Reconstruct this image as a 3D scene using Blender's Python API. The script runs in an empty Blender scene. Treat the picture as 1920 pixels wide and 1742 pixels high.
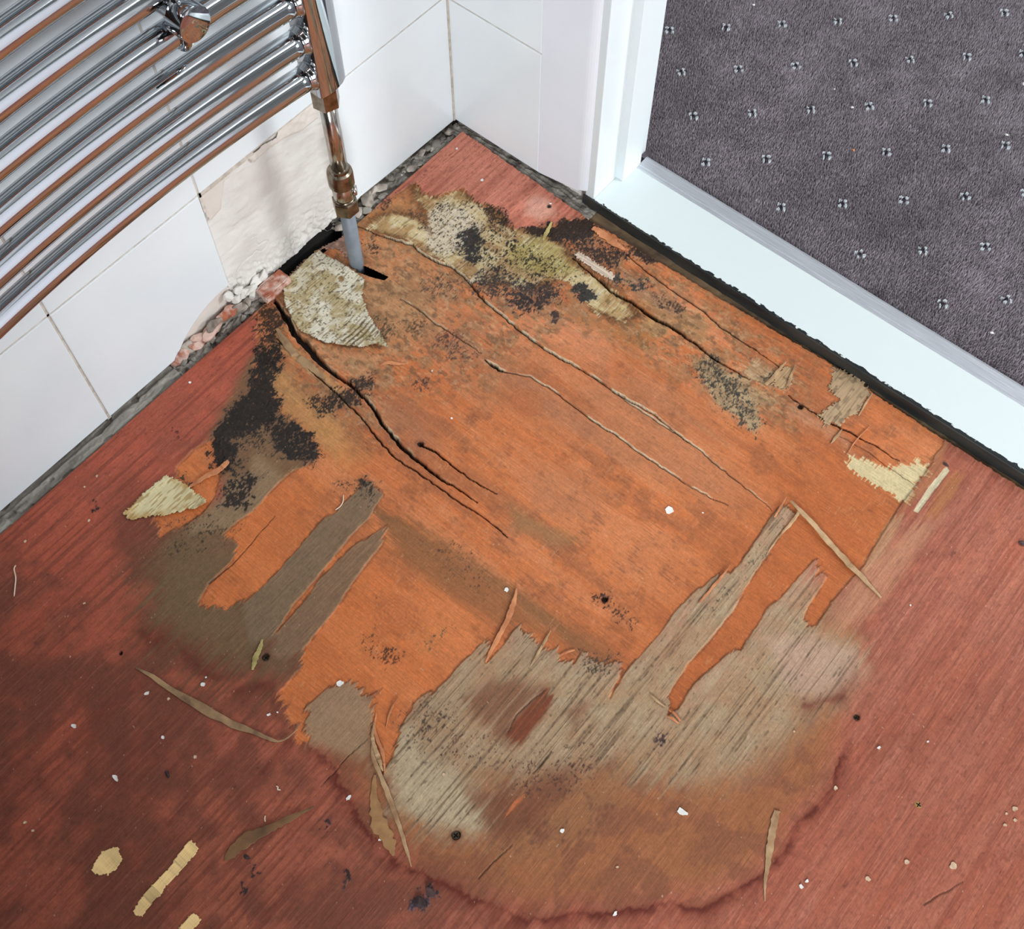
import bpy, bmesh, math, random
import numpy as np
from mathutils import Vector, Matrix

random.seed(7)
SC = bpy.context.scene
COL = SC.collection

# ------------------------------------------------------------------ camera
cam = bpy.data.cameras.new('camera')
cam.sensor_width = 36.0
cam.lens = 2206.77 / 1920 * 36.0
cam.clip_start = 0.02
camo = bpy.data.objects.new('camera', cam)
COL.objects.link(camo)
_R = ((0.7658971, 0.6429626, 0.0008133), (0.5683196, -0.6763897, -0.4685187), (-0.3006899, 0.3592993, -0.8834532))
_m = Matrix(((_R[0][0], -_R[1][0], -_R[2][0], 0.674408),
             (_R[0][1], -_R[1][1], -_R[2][1], -0.702720),
             (_R[0][2], -_R[1][2], -_R[2][2], 1.0),
             (0, 0, 0, 1)))
camo.matrix_world = _m
SC.camera = camo

# ------------------------------------------------------------------ light
SC.view_settings.view_transform = 'Standard'
SC.view_settings.look = 'None'
SC.view_settings.exposure = 0.0
SC.view_settings.gamma = 1.0
SC.view_settings.use_curve_mapping = False
SC.cycles.use_denoising = True
SC.cycles.max_bounces = 8
SC.cycles.diffuse_bounces = 4
SC.cycles.glossy_bounces = 5
SC.cycles.sample_clamp_indirect = 6.0
wd = bpy.data.worlds.new('world')
wd.use_nodes = True
wd.node_tree.nodes['Background'].inputs[0].default_value = (0.80, 0.88, 1.0, 1)
wd.node_tree.nodes['Background'].inputs[1].default_value = 0.0
SC.world = wd


def area(name, loc, target, sx, sy, power, color):
    l = bpy.data.lights.new(name, 'AREA')
    l.shape = 'RECTANGLE'
    l.size = sx
    l.size_y = sy
    l.energy = power
    l.color = color
    o = bpy.data.objects.new(name, l)
    o.location = loc
    o.rotation_euler = (Vector(target) - Vector(loc)).to_track_quat('-Z', 'Y').to_euler()
    COL.objects.link(o)
    return o


area('hall_window_light', (2.40, 1.42, 1.05), (0.1, -0.30, 0.10), 0.8, 0.8, 55, (0.92, 0.97, 1.0))
area('bathroom_window_light', (2.05, -2.05, 1.02), (0.25, -0.15, 0.05), 0.9, 1.0, 103, (0.93, 0.97, 1.0))
area('bathroom_fill_light', (0.45, -0.45, 2.33), (0.45, -0.45, 0.0), 0.7, 0.7, 2.2, (1.0, 0.97, 0.93))  # added weak fill at ceiling height, no such lamp known
area('hall_fill_light', (1.7, 1.0, 2.33), (1.5, 0.9, 0.0), 0.9, 0.7, 26, (0.97, 0.98, 1.0))  # added fill to brighten the carpet, no such lamp known

# ------------------------------------------------------------------ helpers


def lin(c):
    c = np.asarray(c, float) / 255.0
    return np.where(c <= 0.04045, c / 12.92, ((c + 0.055) / 1.055) ** 2.4)


def rgba(c):
    v = lin(c)
    return (float(v[0]), float(v[1]), float(v[2]), 1.0)


class NT:
    def __init__(self, name):
        self.m = bpy.data.materials.new(name)
        self.m.use_nodes = True
        self.t = self.m.node_tree
        self.b = self.t.nodes['Principled BSDF']

    def n(self, typ, **kw):
        nd = self.t.nodes.new(typ)
        for k, v in kw.items():
            if k.startswith('i_'):
                key = k[2:]
                key = int(key) if key.isdigit() else key.replace('_', ' ')
                nd.inputs[key].default_value = v
            else:
                setattr(nd, k, v)
        return nd

    def l(self, a, ao, b, bi):
        self.t.links.new(a.outputs[ao], b.inputs[bi])


def mat(name, c1, c2=None, scale=40.0, stretch=(1, 1, 1), rough=0.6, metal=0.0, bump=0.0, bscale=None, detail=5.0, lo=0.35, hi=0.65, spec=None):
    N = NT(name)
    b = N.b
    b.inputs['Roughness'].default_value = rough
    b.inputs['Metallic'].default_value = metal
    if spec is not None:
        b.inputs['Specular IOR Level'].default_value = spec
    c2 = c2 or c1
    tc = N.n('ShaderNodeTexCoord')
    mp = N.n('ShaderNodeMapping')
    mp.inputs['Scale'].default_value = stretch
    N.l(tc, 'Object', mp, 'Vector')
    nz = N.n('ShaderNodeTexNoise')
    nz.inputs['Scale'].default_value = scale
    nz.inputs['Detail'].default_value = detail
    N.l(mp, 'Vector', nz, 'Vector')
    rp = N.n('ShaderNodeValToRGB')
    rp.color_ramp.elements[0].position = lo
    rp.color_ramp.elements[0].color = rgba(c1)
    rp.color_ramp.elements[1].position = hi
    rp.color_ramp.elements[1].color = rgba(c2)
    N.l(nz, 'Fac', rp, 'Fac')
    N.l(rp, 'Color', b, 'Base Color')
    if bump:
        n2 = N.n('ShaderNodeTexNoise')
        n2.inputs['Scale'].default_value = bscale or scale
        n2.inputs['Detail'].default_value = 6
        N.l(mp, 'Vector', n2, 'Vector')
        bp = N.n('ShaderNodeBump')
        bp.inputs['Strength'].default_value = bump
        bp.inputs['Distance'].default_value = 0.001
        N.l(n2, 'Fac', bp, 'Height')
        N.l(bp, 'Normal', b, 'Normal')
    return N.m


def link(name, me, m=None, parent=None, smooth=False):
    o = bpy.data.objects.new(name, me)
    COL.objects.link(o)
    if m is not None and not me.materials:
        me.materials.append(m)
    if parent is not None:
        o.parent = parent
    if smooth:
        me.polygons.foreach_set('use_smooth', [True] * len(me.polygons))
    return o


def from_bm(name, bm, m=None, parent=None, smooth=False):
    bmesh.ops.recalc_face_normals(bm, faces=bm.faces[:])
    me = bpy.data.meshes.new(name)
    bm.to_mesh(me)
    bm.free()
    return link(name, me, m, parent, smooth)


def tag(o, label=None, cat=None, group=None, kind=None):
    if label:
        o['label'] = label
    if cat:
        o['category'] = cat
    if group:
        o['group'] = group
    if kind:
        o['kind'] = kind
    return o


def empty(name, loc=(0, 0, 0), kind=None):
    o = bpy.data.objects.new(name, None)
    o.location = loc
    o.empty_display_size = 0.02
    COL.objects.link(o)
    if kind:
        o['kind'] = kind
    return o


def box_bm(x0, x1, y0, y1, z0, z1, bev=0.0, seg=2, bm=None):
    own = bm is None
    b2 = bmesh.new()
    bmesh.ops.create_cube(b2, size=1.0)
    for v in b2.verts:
        v.co = Vector(((x0 + x1) / 2 + v.co.x * (x1 - x0), (y0 + y1) / 2 + v.co.y * (y1 - y0), (z0 + z1) / 2 + v.co.z * (z1 - z0)))
    if bev:
        bmesh.ops.bevel(b2, geom=b2.edges[:], offset=bev, segments=seg, affect='EDGES', profile=0.5)
    if own:
        return b2
    me = bpy.data.meshes.new('t')
    b2.to_mesh(me)
    b2.free()
    bm.from_mesh(me)
    bpy.data.meshes.remove(me)
    return bm


def prism_bm(pts, axis, a0, a1, bev=0.0, bevel_side=1):
    """extrude a 2D outline along an axis from a0 to a1; the rim at a1 is rounded"""
    bm = bmesh.new()

    def P(p, a):
        if axis == 0:
            return (a, p[0], p[1])
        if axis == 1:
            return (p[0], a, p[1])
        return (p[0], p[1], a)
    v0 = [bm.verts.new(P(p, a0)) for p in pts]
    v1 = [bm.verts.new(P(p, a1)) for p in pts]
    n = len(pts)
    bm.faces.new(v0)
    top = bm.faces.new(v1)
    for i in range(n):
        bm.faces.new((v0[i], v0[(i + 1) % n], v1[(i + 1) % n], v1[i]))
    bmesh.ops.recalc_face_normals(bm, faces=bm.faces[:])
    if bev:
        bmesh.ops.bevel(bm, geom=list(top.edges), offset=bev, segments=2, affect='EDGES', profile=0.5, clamp_overlap=True)
    return bm


def tube_bm(path, radii, n=20, bm=None, cap=True):
    bm = bm or bmesh.new()
    path = [Vector(p) for p in path]
    if not hasattr(radii, '__len__'):
        radii = [radii] * len(path)
    rings = []
    ref = None
    for i, p in enumerate(path):
        t = (path[min(i + 1, len(path) - 1)] - path[max(i - 1, 0)])
        t.normalize()
        if ref is None:
            ref = Vector((0, 0, 1)) if abs(t.z) < 0.9 else Vector((1, 0, 0))
        u = (ref - t * ref.dot(t)).normalized()
        w = t.cross(u)
        ref = u
        rings.append([bm.verts.new(p + (u * math.cos(2 * math.pi * k / n) + w * math.sin(2 * math.pi * k / n)) * radii[i]) for k in range(n)])
    for a, b in zip(rings, rings[1:]):
        for k in range(n):
            bm.faces.new((a[k], a[(k + 1) % n], b[(k + 1) % n], b[k]))
    if cap:
        bm.faces.new(rings[0][::-1])
        bm.faces.new(rings[-1])
    return bm


def hex_bm(c, r, z0, z1, n=6, rot=0.0, bev=0.0015):
    pts = [(c[0] + r * math.cos(rot + 2 * math.pi * k / n), c[1] + r * math.sin(rot + 2 * math.pi * k / n)) for k in range(n)]
    bm = prism_bm(pts, 2, z0, z1)
    bmesh.ops.bevel(bm, geom=[e for e in bm.edges if abs(e.verts[0].co.z - e.verts[1].co.z) < 1e-6], offset=bev, segments=2, affect='EDGES', profile=0.5)
    return bm


# ------------------------------------------------------------------ noise (numpy)


def _h(xi, yi, seed):
    h = (xi.astype(np.uint32) * np.uint32(374761393)) + (yi.astype(np.uint32) * np.uint32(668265263)) + np.uint32((seed * 2246822519 + 3266489917) & 0xffffffff)
    h = (h ^ (h >> np.uint32(13))) * np.uint32(1274126177)
    h ^= (h >> np.uint32(16))
    return (h & np.uint32(0xffffff)).astype(np.float32) * np.float32(1 / 16777216.0)


def vn(x, y, seed=0):
    x = np.asarray(x, np.float32)
    y = np.asarray(y, np.float32)
    fx = np.floor(x)
    fy = np.floor(y)
    xi = fx.astype(np.int64)
    yi = fy.astype(np.int64)
    tx = x - fx
    ty = y - fy
    tx = tx * tx * (3 - 2 * tx)
    ty = ty * ty * (3 - 2 * ty)
    a = _h(xi, yi, seed)
    b = _h(xi + 1, yi, seed)
    c = _h(xi, yi + 1, seed)
    d = _h(xi + 1, yi + 1, seed)
    return (a + (b - a) * tx) * (1 - ty) + (c + (d - c) * tx) * ty


def fbm(x, y, seed=0, o=3):
    s = 0
    a = 0.5
    t = 0
    for i in range(o):
        s = s + a * vn(x * 2 ** i, y * 2 ** i, seed + 17 * i)
        t += a
        a *= 0.55
    return s / t


def sst(a, b, x):
    t = np.clip((x - a) / (b - a), 0, 1)
    return t * t * (3 - 2 * t)


def psd(x, y, poly, mg=60.0):
    """signed distance (mm, inside positive) to a closed outline; -mg far outside"""
    P = np.asarray(poly, np.float32)
    out = np.full(x.shape, -mg, np.float32)
    lo = P.min(0) - mg
    hi = P.max(0) + mg
    k = np.nonzero((x > lo[0]) & (x < hi[0]) & (y > lo[1]) & (y < hi[1]))[0]
    if len(k) == 0:
        return out
    px = x[k]
    py = y[k]
    d2 = np.full(k.shape, 1e9, np.float32)
    ins = np.zeros(k.shape, bool)
    n = len(P)
    for i in range(n):
        ax, ay = P[i]
        bx, by = P[(i + 1) % n]
        ex, ey = bx - ax, by - ay
        wx = px - ax
        wy = py - ay
        t = np.clip((wx * ex + wy * ey) / (ex * ex + ey * ey + 1e-9), 0, 1)
        d2 = np.minimum(d2, (wx - ex * t) ** 2 + (wy - ey * t) ** 2)
        c = (ay > py) != (by > py)
        if ey != 0:
            ins ^= c & (px < ax + ex * (py - ay) / ey)
    d = np.sqrt(d2)
    out[k] = np.maximum(np.where(ins, d, -d), -mg)
    return out


def pld(x, y, line, mg=40.0):
    """distance to an open line, signed side (+ = left of travel) and position along it 0..1"""
    P = np.asarray(line, np.float32)
    d = np.full(x.shape, mg, np.float32)
    side = np.zeros(x.shape, np.float32)
    al = np.zeros(x.shape, np.float32)
    lo = P.min(0) - mg
    hi = P.max(0) + mg
    k = np.nonzero((x > lo[0]) & (x < hi[0]) & (y > lo[1]) & (y < hi[1]))[0]
    if len(k) == 0:
        return d, side, al
    px = x[k]
    py = y[k]
    L = np.hypot(*(P[1:] - P[:-1]).T)
    cum = np.concatenate([[0], np.cumsum(L)])
    bd = np.full(k.shape, mg * mg, np.float32)
    bs = np.zeros(k.shape, np.float32)
    ba = np.zeros(k.shape, np.float32)
    for i in range(len(P) - 1):
        ax, ay = P[i]
        ex, ey = P[i + 1] - P[i]
        wx = px - ax
        wy = py - ay
        t = np.clip((wx * ex + wy * ey) / (ex * ex + ey * ey + 1e-9), 0, 1)
        q = (wx - ex * t) ** 2 + (wy - ey * t) ** 2
        m = q < bd
        bd[m] = q[m]
        bs[m] = np.sign(ex * wy - ey * wx)[m]
        ba[m] = ((cum[i] + t * L[i]) / cum[-1])[m]
    d[k] = np.sqrt(bd)
    side[k] = bs
    al[k] = ba
    return d, side, al


# ------------------------------------------------------------------ the plywood floor: outlines on the floor plane, in mm
PLY_X0 = 16.5
PLY_EDGE = [(12, -4.5), (81, -7.3), (164, -10.8), (202, -12.6), (280, -9.5), (380, -5.5), (500, -1.0), (640, -4.0), (720, -3.2), (1200, -3.2), (2000, -3.2)]


def edge_y(x):
    P = np.array(PLY_EDGE)
    return np.interp(x, P[:, 0], P[:, 1])


# where the top veneer has peeled away and the orange second veneer shows
HOLE = [(9.4,-177.2),(16.1,-150.3),(21.7,-118.7),(25.5,-97.3),(44.7,-99.3),(57.3,-94.1),(67.4,-73.0),(80.9,-68.9),(103.9,-69.4),(125.7,-65.3),(142.6,-72.2),(158.2,-67.9),(171.8,-51.2),(187.8,-27.2),(204.0,-10.1),(207.4,8.1),(324.5,14.0),(495.8,16.9),(637.4,1.9),(640.5,-11.1),(639.9,-28.5),(642.9,-37.2),(643.4,-90.2),(644.4,-109.4),(647.4,-143.7),(649.6,-167.6),(647.9,-191.7),(646.3,-215.5),(648.1,-231.3),(648.8,-245.2),(636.5,-251.9),(632.5,-239.5),(630.8,-211.1),(629.8,-198.1),(619.6,-200.4),(612.0,-193.5),(609.4,-214.0),(608.5,-244.8),(605.4,-262.2),(608.1,-294.0),(609.4,-309.0),(603.5,-318.7),(598.6,-341.6),(595.9,-355.5),(598.5,-385.3),(595.6,-395.6),(584.5,-383.4),(580.9,-349.4),(583.0,-316.8),(582.8,-283.1),(577.6,-247.7),(575.6,-216.2),(571.7,-191.0),(572.8,-166.3),(557.7,-160.2),(556.1,-177.7),(558.8,-204.4),(561.2,-233.5),(560.1,-252.3),(549.9,-267.2),(545.0,-300.1),(543.5,-316.1),(544.7,-344.2),(544.1,-363.8),(543.6,-388.9),(546.9,-418.4),(538.3,-387.6),(531.0,-386.6),(523.4,-396.5),(517.5,-400.3),(502.3,-397.8),(504.5,-408.9),(497.4,-419.5),(490.3,-416.1),(481.7,-413.8),(474.5,-418.7),(460.1,-417.7),(451.0,-420.5),(444.3,-416.5),(443.0,-427.2),(444.9,-437.6),(444.9,-456.5),(442.7,-461.9),(433.0,-445.2),(430.0,-452.5),(427.7,-471.0),(427.7,-492.0),(426.8,-509.0),(424.2,-514.5),(419.3,-524.4),(420.7,-533.5),(423.6,-546.9),(432.3,-566.3),(437.8,-579.2),(441.7,-591.1),(432.2,-588.3),(411.2,-575.2),(398.1,-559.3),(388.2,-551.7),(388.8,-544.3),(386.1,-551.2),(378.9,-556.1),(376.7,-548.8),(362.6,-553.7),(353.0,-573.3),(349.8,-591.9),(373.9,-616.3),(368.1,-621.1),(357.9,-612.1),(345.4,-611.4),(332.4,-602.0),(322.7,-605.6),(322.2,-573.8),(311.5,-555.6),(305.2,-501.5),(298.9,-469.1),(295.3,-438.9),(285.8,-422.0),(281.5,-434.8),(275.8,-457.9),(275.4,-501.5),(280.7,-527.0),(282.3,-561.0),(275.2,-536.6),(272.7,-503.8),(270.1,-478.1),(267.5,-446.6),(267.6,-425.4),(260.6,-401.7),(238.5,-397.1),(239.3,-416.9),(239.4,-438.4),(235.2,-455.2),(238.2,-484.2),(241.1,-522.8),(239.9,-556.3),(230.5,-576.6),(207.3,-588.6),(201.5,-568.7),(201.0,-538.7),(189.4,-522.7),(175.1,-524.1),(174.9,-513.8),(178.5,-486.9),(176.4,-458.9),(176.4,-432.7),(175.2,-437.9),(185.1,-418.5),(178.8,-404.1),(160.8,-399.3),(141.2,-398.5),(123.8,-400.1),(91.9,-393.1),(76.3,-394.2),(57.7,-373.4),(53.5,-358.4),(43.6,-354.3),(19.2,-330.5),(15.6,-304.4),(8.2,-301.6),(-14.8,-298.5),(-34.5,-231.7),(-14.7,-186.4)]
HOLE2 = [(88.6,-505.1),(87.3,-481.0),(93.7,-458.6),(121.5,-471.9),(132.7,-490.2),(142.3,-509.3),(144.3,-523.7),(140.7,-545.3),(132.7,-562.5),(116.6,-560.2),(101.2,-516.6)]
# third veneer (pale birch) showing where the second has rotted away
PALE = [(26.4,-98.3),(45.6,-100.3),(58.3,-95.2),(68.6,-74.5),(85.2,-70.7),(105.7,-71.4),(127.4,-67.4),(144.3,-74.3),(160.8,-70.9),(177.7,-58.4),(186.7,-56.1),(217.6,-61.1),(240.0,-69.2),(277.8,-67.4),(322.4,-75.5),(312.9,-96.2),(283.7,-104.8),(251.1,-89.8),(229.1,-95.1),(216.7,-122.1),(182.0,-141.4),(167.9,-156.5),(147.0,-157.5),(130.6,-154.5),(109.4,-158.8),(84.6,-159.2),(64.8,-165.5),(28.1,-175.5),(25.4,-160.2),(28.2,-150.8),(47.7,-134.4),(69.6,-130.1),(84.4,-138.7),(62.2,-118.7),(39.3,-109.3)]
PALE_W = [(67.2,-118.0),(69.4,-94.8),(91.1,-87.2),(113.3,-93.3),(119.8,-87.9),(127.7,-119.5),(117.3,-148.8),(104.4,-156.2),(83.7,-142.7)]
PALE_G = [(161.4,-94.6),(172.2,-68.3),(191.7,-62.3),(222.5,-67.1),(238.5,-73.9),(221.1,-95.1),(198.9,-107.1),(174.8,-110.6)]
FLAKE_A = [(12.6,-287.3),(10.8,-252.1),(11.0,-231.6),(52.7,-227.0),(75.9,-227.5),(87.4,-244.2),(109.8,-257.6),(126.0,-263.1),(154.0,-274.7),(139.3,-280.2),(131.1,-291.8),(111.1,-305.4),(98.0,-311.8),(67.9,-318.2),(36.3,-306.5)]
PALE_R = [(573.9,-78.4),(587.8,-72.4),(603.9,-70.0),(615.1,-63.3),(623.0,-51.1),(627.4,-40.4),(638.6,-40.9),(640.7,-33.5),(645.2,-73.8),(644.1,-89.6),(629.6,-86.9),(612.3,-90.6),(595.2,-91.2),(584.6,-91.8)]
STRIP_R = [(655.0,-28.5),(659.9,-31.3),(659.5,-61.8),(660.1,-89.6),(655.5,-90.8),(653.4,-58.7)]
# washed-out grey on the top veneer
GREY_BIG = [(430.0,-452.5),(446.1,-417.4),(472.3,-405.0),(502.8,-398.5),(541.5,-391.8),(543.5,-316.1),(557.2,-249.7),(556.1,-177.7),(561.6,-159.6),(573.9,-168.0),(579.8,-250.9),(591.2,-343.1),(586.6,-386.2),(596.1,-396.3),(599.6,-343.0),(611.6,-300.0),(604.5,-230.2),(614.6,-221.6),(632.1,-225.2),(634.1,-250.7),(655.8,-251.8),(684.5,-251.6),(692.7,-261.3),(689.7,-291.6),(677.2,-315.8),(673.1,-346.3),(667.3,-373.4),(659.6,-397.3),(638.9,-425.5),(617.2,-432.9),(578.1,-450.4),(562.0,-470.5),(540.6,-497.2),(506.6,-521.4),(486.5,-549.1),(512.3,-563.7),(530.3,-569.5),(506.8,-587.1),(480.4,-596.8),(467.5,-597.2),(444.9,-577.5),(434.5,-571.1),(426.1,-547.0),(424.8,-515.2)]
GREY_PINK = [(631.4,-284.3),(645.4,-267.8),(666.2,-255.1),(684.8,-248.9),(693.6,-262.8),(685.2,-290.8),(671.3,-307.0),(652.2,-299.9)]
GREY_PALE = [(432.8,-568.1),(431.9,-553.4),(455.5,-564.4),(481.1,-558.0),(503.4,-558.5),(520.5,-563.1),(531.3,-570.7),(515.4,-582.0),(494.7,-593.1),(475.4,-601.0),(463.4,-596.4),(447.7,-581.7)]
GREY_W2 = [(351.0,-593.2),(353.0,-573.3),(362.6,-553.7),(384.2,-551.7),(397.5,-560.9),(410.3,-576.9),(414.6,-586.5),(404.4,-595.1),(371.5,-613.9)]
GREY_S1 = [(238.5,-397.1),(260.6,-401.7),(267.6,-428.0),(267.5,-449.2),(270.1,-480.6),(272.7,-503.8),(275.2,-536.6),(280.3,-561.4),(272.2,-577.9),(256.2,-572.1),(245.4,-556.7),(241.1,-522.8),(238.2,-484.2),(236.6,-456.7),(239.4,-438.4),(239.3,-416.9)]
GREY_S2 = [(285.8,-422.0),(295.3,-438.9),(298.9,-469.1),(305.2,-501.5),(310.8,-555.0),(301.3,-572.5),(284.4,-558.1),(280.7,-527.0),(275.4,-501.5),(275.8,-457.9),(281.5,-434.8)]
GREY_G1 = [(106.3,-436.5),(119.4,-422.6),(146.6,-422.7),(169.2,-431.9),(182.2,-423.7),(175.5,-448.7),(176.5,-486.0),(174.2,-509.2),(150.5,-537.0),(147.0,-518.8),(149.2,-498.1),(128.8,-465.8)]
OLIVE = [(144.5,-531.5),(165.3,-500.7),(174.4,-463.3),(183.8,-493.1),(188.8,-523.2),(201.9,-459.2),(210.3,-543.7),(209.2,-567.3),(236.6,-544.3),(233.2,-574.3),(241.3,-557.7),(256.2,-576.9),(301.3,-572.5),(309.4,-560.9),(317.9,-588.9),(298.3,-598.4),(264.1,-608.4),(232.2,-621.1),(208.0,-627.1),(180.3,-616.3),(160.1,-593.4),(142.1,-567.5),(136.9,-543.1),(146.4,-527.2)]
OLIVE2 = [(146.0,-595.1),(167.5,-556.6),(226.3,-562.8),(288.3,-559.5),(314.4,-573.3),(304.8,-600.0),(266.7,-620.3),(220.2,-631.1),(180.6,-625.9)]
TIDE = [[(724.1,-321.3),(730.0,-337.1),(738.0,-359.6),(732.8,-384.0),(729.3,-406.7),(734.9,-426.9),(730.5,-455.2),(722.7,-477.9),(710.0,-504.4),(686.4,-522.7),(664.2,-542.9),(651.5,-561.4),(631.2,-576.9),(615.6,-598.4),(597.3,-609.6),(569.8,-616.9),(545.3,-621.4),(520.0,-632.0),(497.8,-639.8),(470.0,-635.6),(438.7,-628.1),(410.0,-617.6),(390.2,-616.6),(364.9,-620.0)]][0]
TIDE_B = [(699.4,-265.2),(698.3,-285.0),(689.7,-301.5),(677.3,-316.2)]
TIDE_C = [(183.7,-640.4),(222.3,-627.5),(269.3,-626.5),(294.2,-618.1),(306.9,-598.1),(329.7,-594.5)]
TIDE_IN = TIDE + [(346.9,-598.7),(365.3,-564.6),(411.2,-532.3),(419.5,-442.4),(542.3,-390.9),(566.6,-166.8),(586.5,-178.8),(594.5,-390.7),(608.0,-297.1),(619.5,-193.3),(638.5,-204.9),(695.4,-223.6),(699.4,-265.2)]
RUST = [[(450.2,-497.4),(456.7,-473.4),(476.5,-456.8),(490.3,-454.5),(497.0,-446.5),(509.8,-447.3),(513.0,-474.1),(513.3,-498.3),(506.7,-506.0),(488.7,-505.6),(468.1,-505.0)], [(528.4,-449.9),(531.9,-437.9),(537.1,-433.5),(537.6,-453.4)], [(503.4,-558.5),(520.7,-548.2),(540.4,-535.9),(548.2,-503.8),(568.7,-484.4),(569.9,-506.9),(566.5,-539.1),(557.9,-566.9),(545.5,-577.3),(531.6,-568.4)]]
BROWN_ZONE = [(445.7,-566.0),(481.0,-542.9),(514.0,-504.3),(567.4,-463.8),(601.1,-452.9),(612.9,-479.3),(607.5,-515.0),(589.3,-556.8),(566.7,-579.8),(539.2,-572.3),(520.5,-563.1),(481.4,-568.4)]
RUST2 = [(497.2,-489.5),(499.5,-446.8),(509.8,-447.3),(513.0,-474.1),(513.3,-498.3),(498.7,-501.7)]
ORANGE_CHIP = [(541.4,-549.8),(539.6,-538.7),(543.0,-527.4),(544.2,-532.7),(543.7,-543.6),(543.2,-554.5)]
BAND_BROWN = [(270.5,-408.2),(316.2,-398.8),(377.3,-393.3),(436.6,-388.0),(489.0,-384.0),(528.2,-380.3),(528.5,-396.1),(477.0,-407.1),(409.6,-430.8),(352.0,-438.7),(293.1,-432.5)]
BAND_PINK = [[(158.6,-223.6),(209.3,-198.3),(308.2,-199.0),(419.0,-169.9),(533.9,-172.2),(528.1,-199.1),(431.5,-221.0),(335.1,-240.4),(234.8,-260.6)], [(350.7,-176.9),(356.1,-142.3),(400.2,-129.3),(452.4,-135.5),(479.8,-141.2),(466.5,-155.2),(423.0,-160.2),(379.7,-173.2)], [(347.7,-280.3),(383.3,-264.4),(430.3,-257.7),(411.8,-300.1),(375.8,-314.4)]]
GREEN_BAND = [(363.0,-330.5),(404.0,-325.0),(433.7,-314.3),(418.1,-334.5),(377.2,-347.5)]
BLUSH = [[(213.7,-195.7),(242.8,-152.2),(304.6,-100.3),(341.1,-147.5),(302.2,-161.9),(233.6,-172.6)], [(191.2,-160.1),(217.9,-153.9),(258.3,-139.2),(295.2,-120.9),(301.6,-96.4),(288.0,-78.8),(264.5,-114.7),(231.9,-138.9)], [(300.8,-56.4),(332.4,-16.7),(380.5,-34.7),(427.3,-45.7),(397.4,-58.4),(349.6,-60.7)]]
WIDE_TAN = [(663.8,-101.1),(678.9,-80.4),(679.8,-103.4),(680.7,-136.3),(682.5,-170.2),(681.3,-198.5),(674.4,-223.8),(657.6,-242.7),(651.8,-220.8),(649.0,-193.4),(650.9,-166.4),(654.7,-145.3)]
# tongue of pale lifted splinter by the door side
STRIP_P = [(221.2,-61.6),(224.0,-53.4),(249.1,-53.3),(272.8,-53.5),(274.3,-62.2),(257.0,-63.4)]
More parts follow.
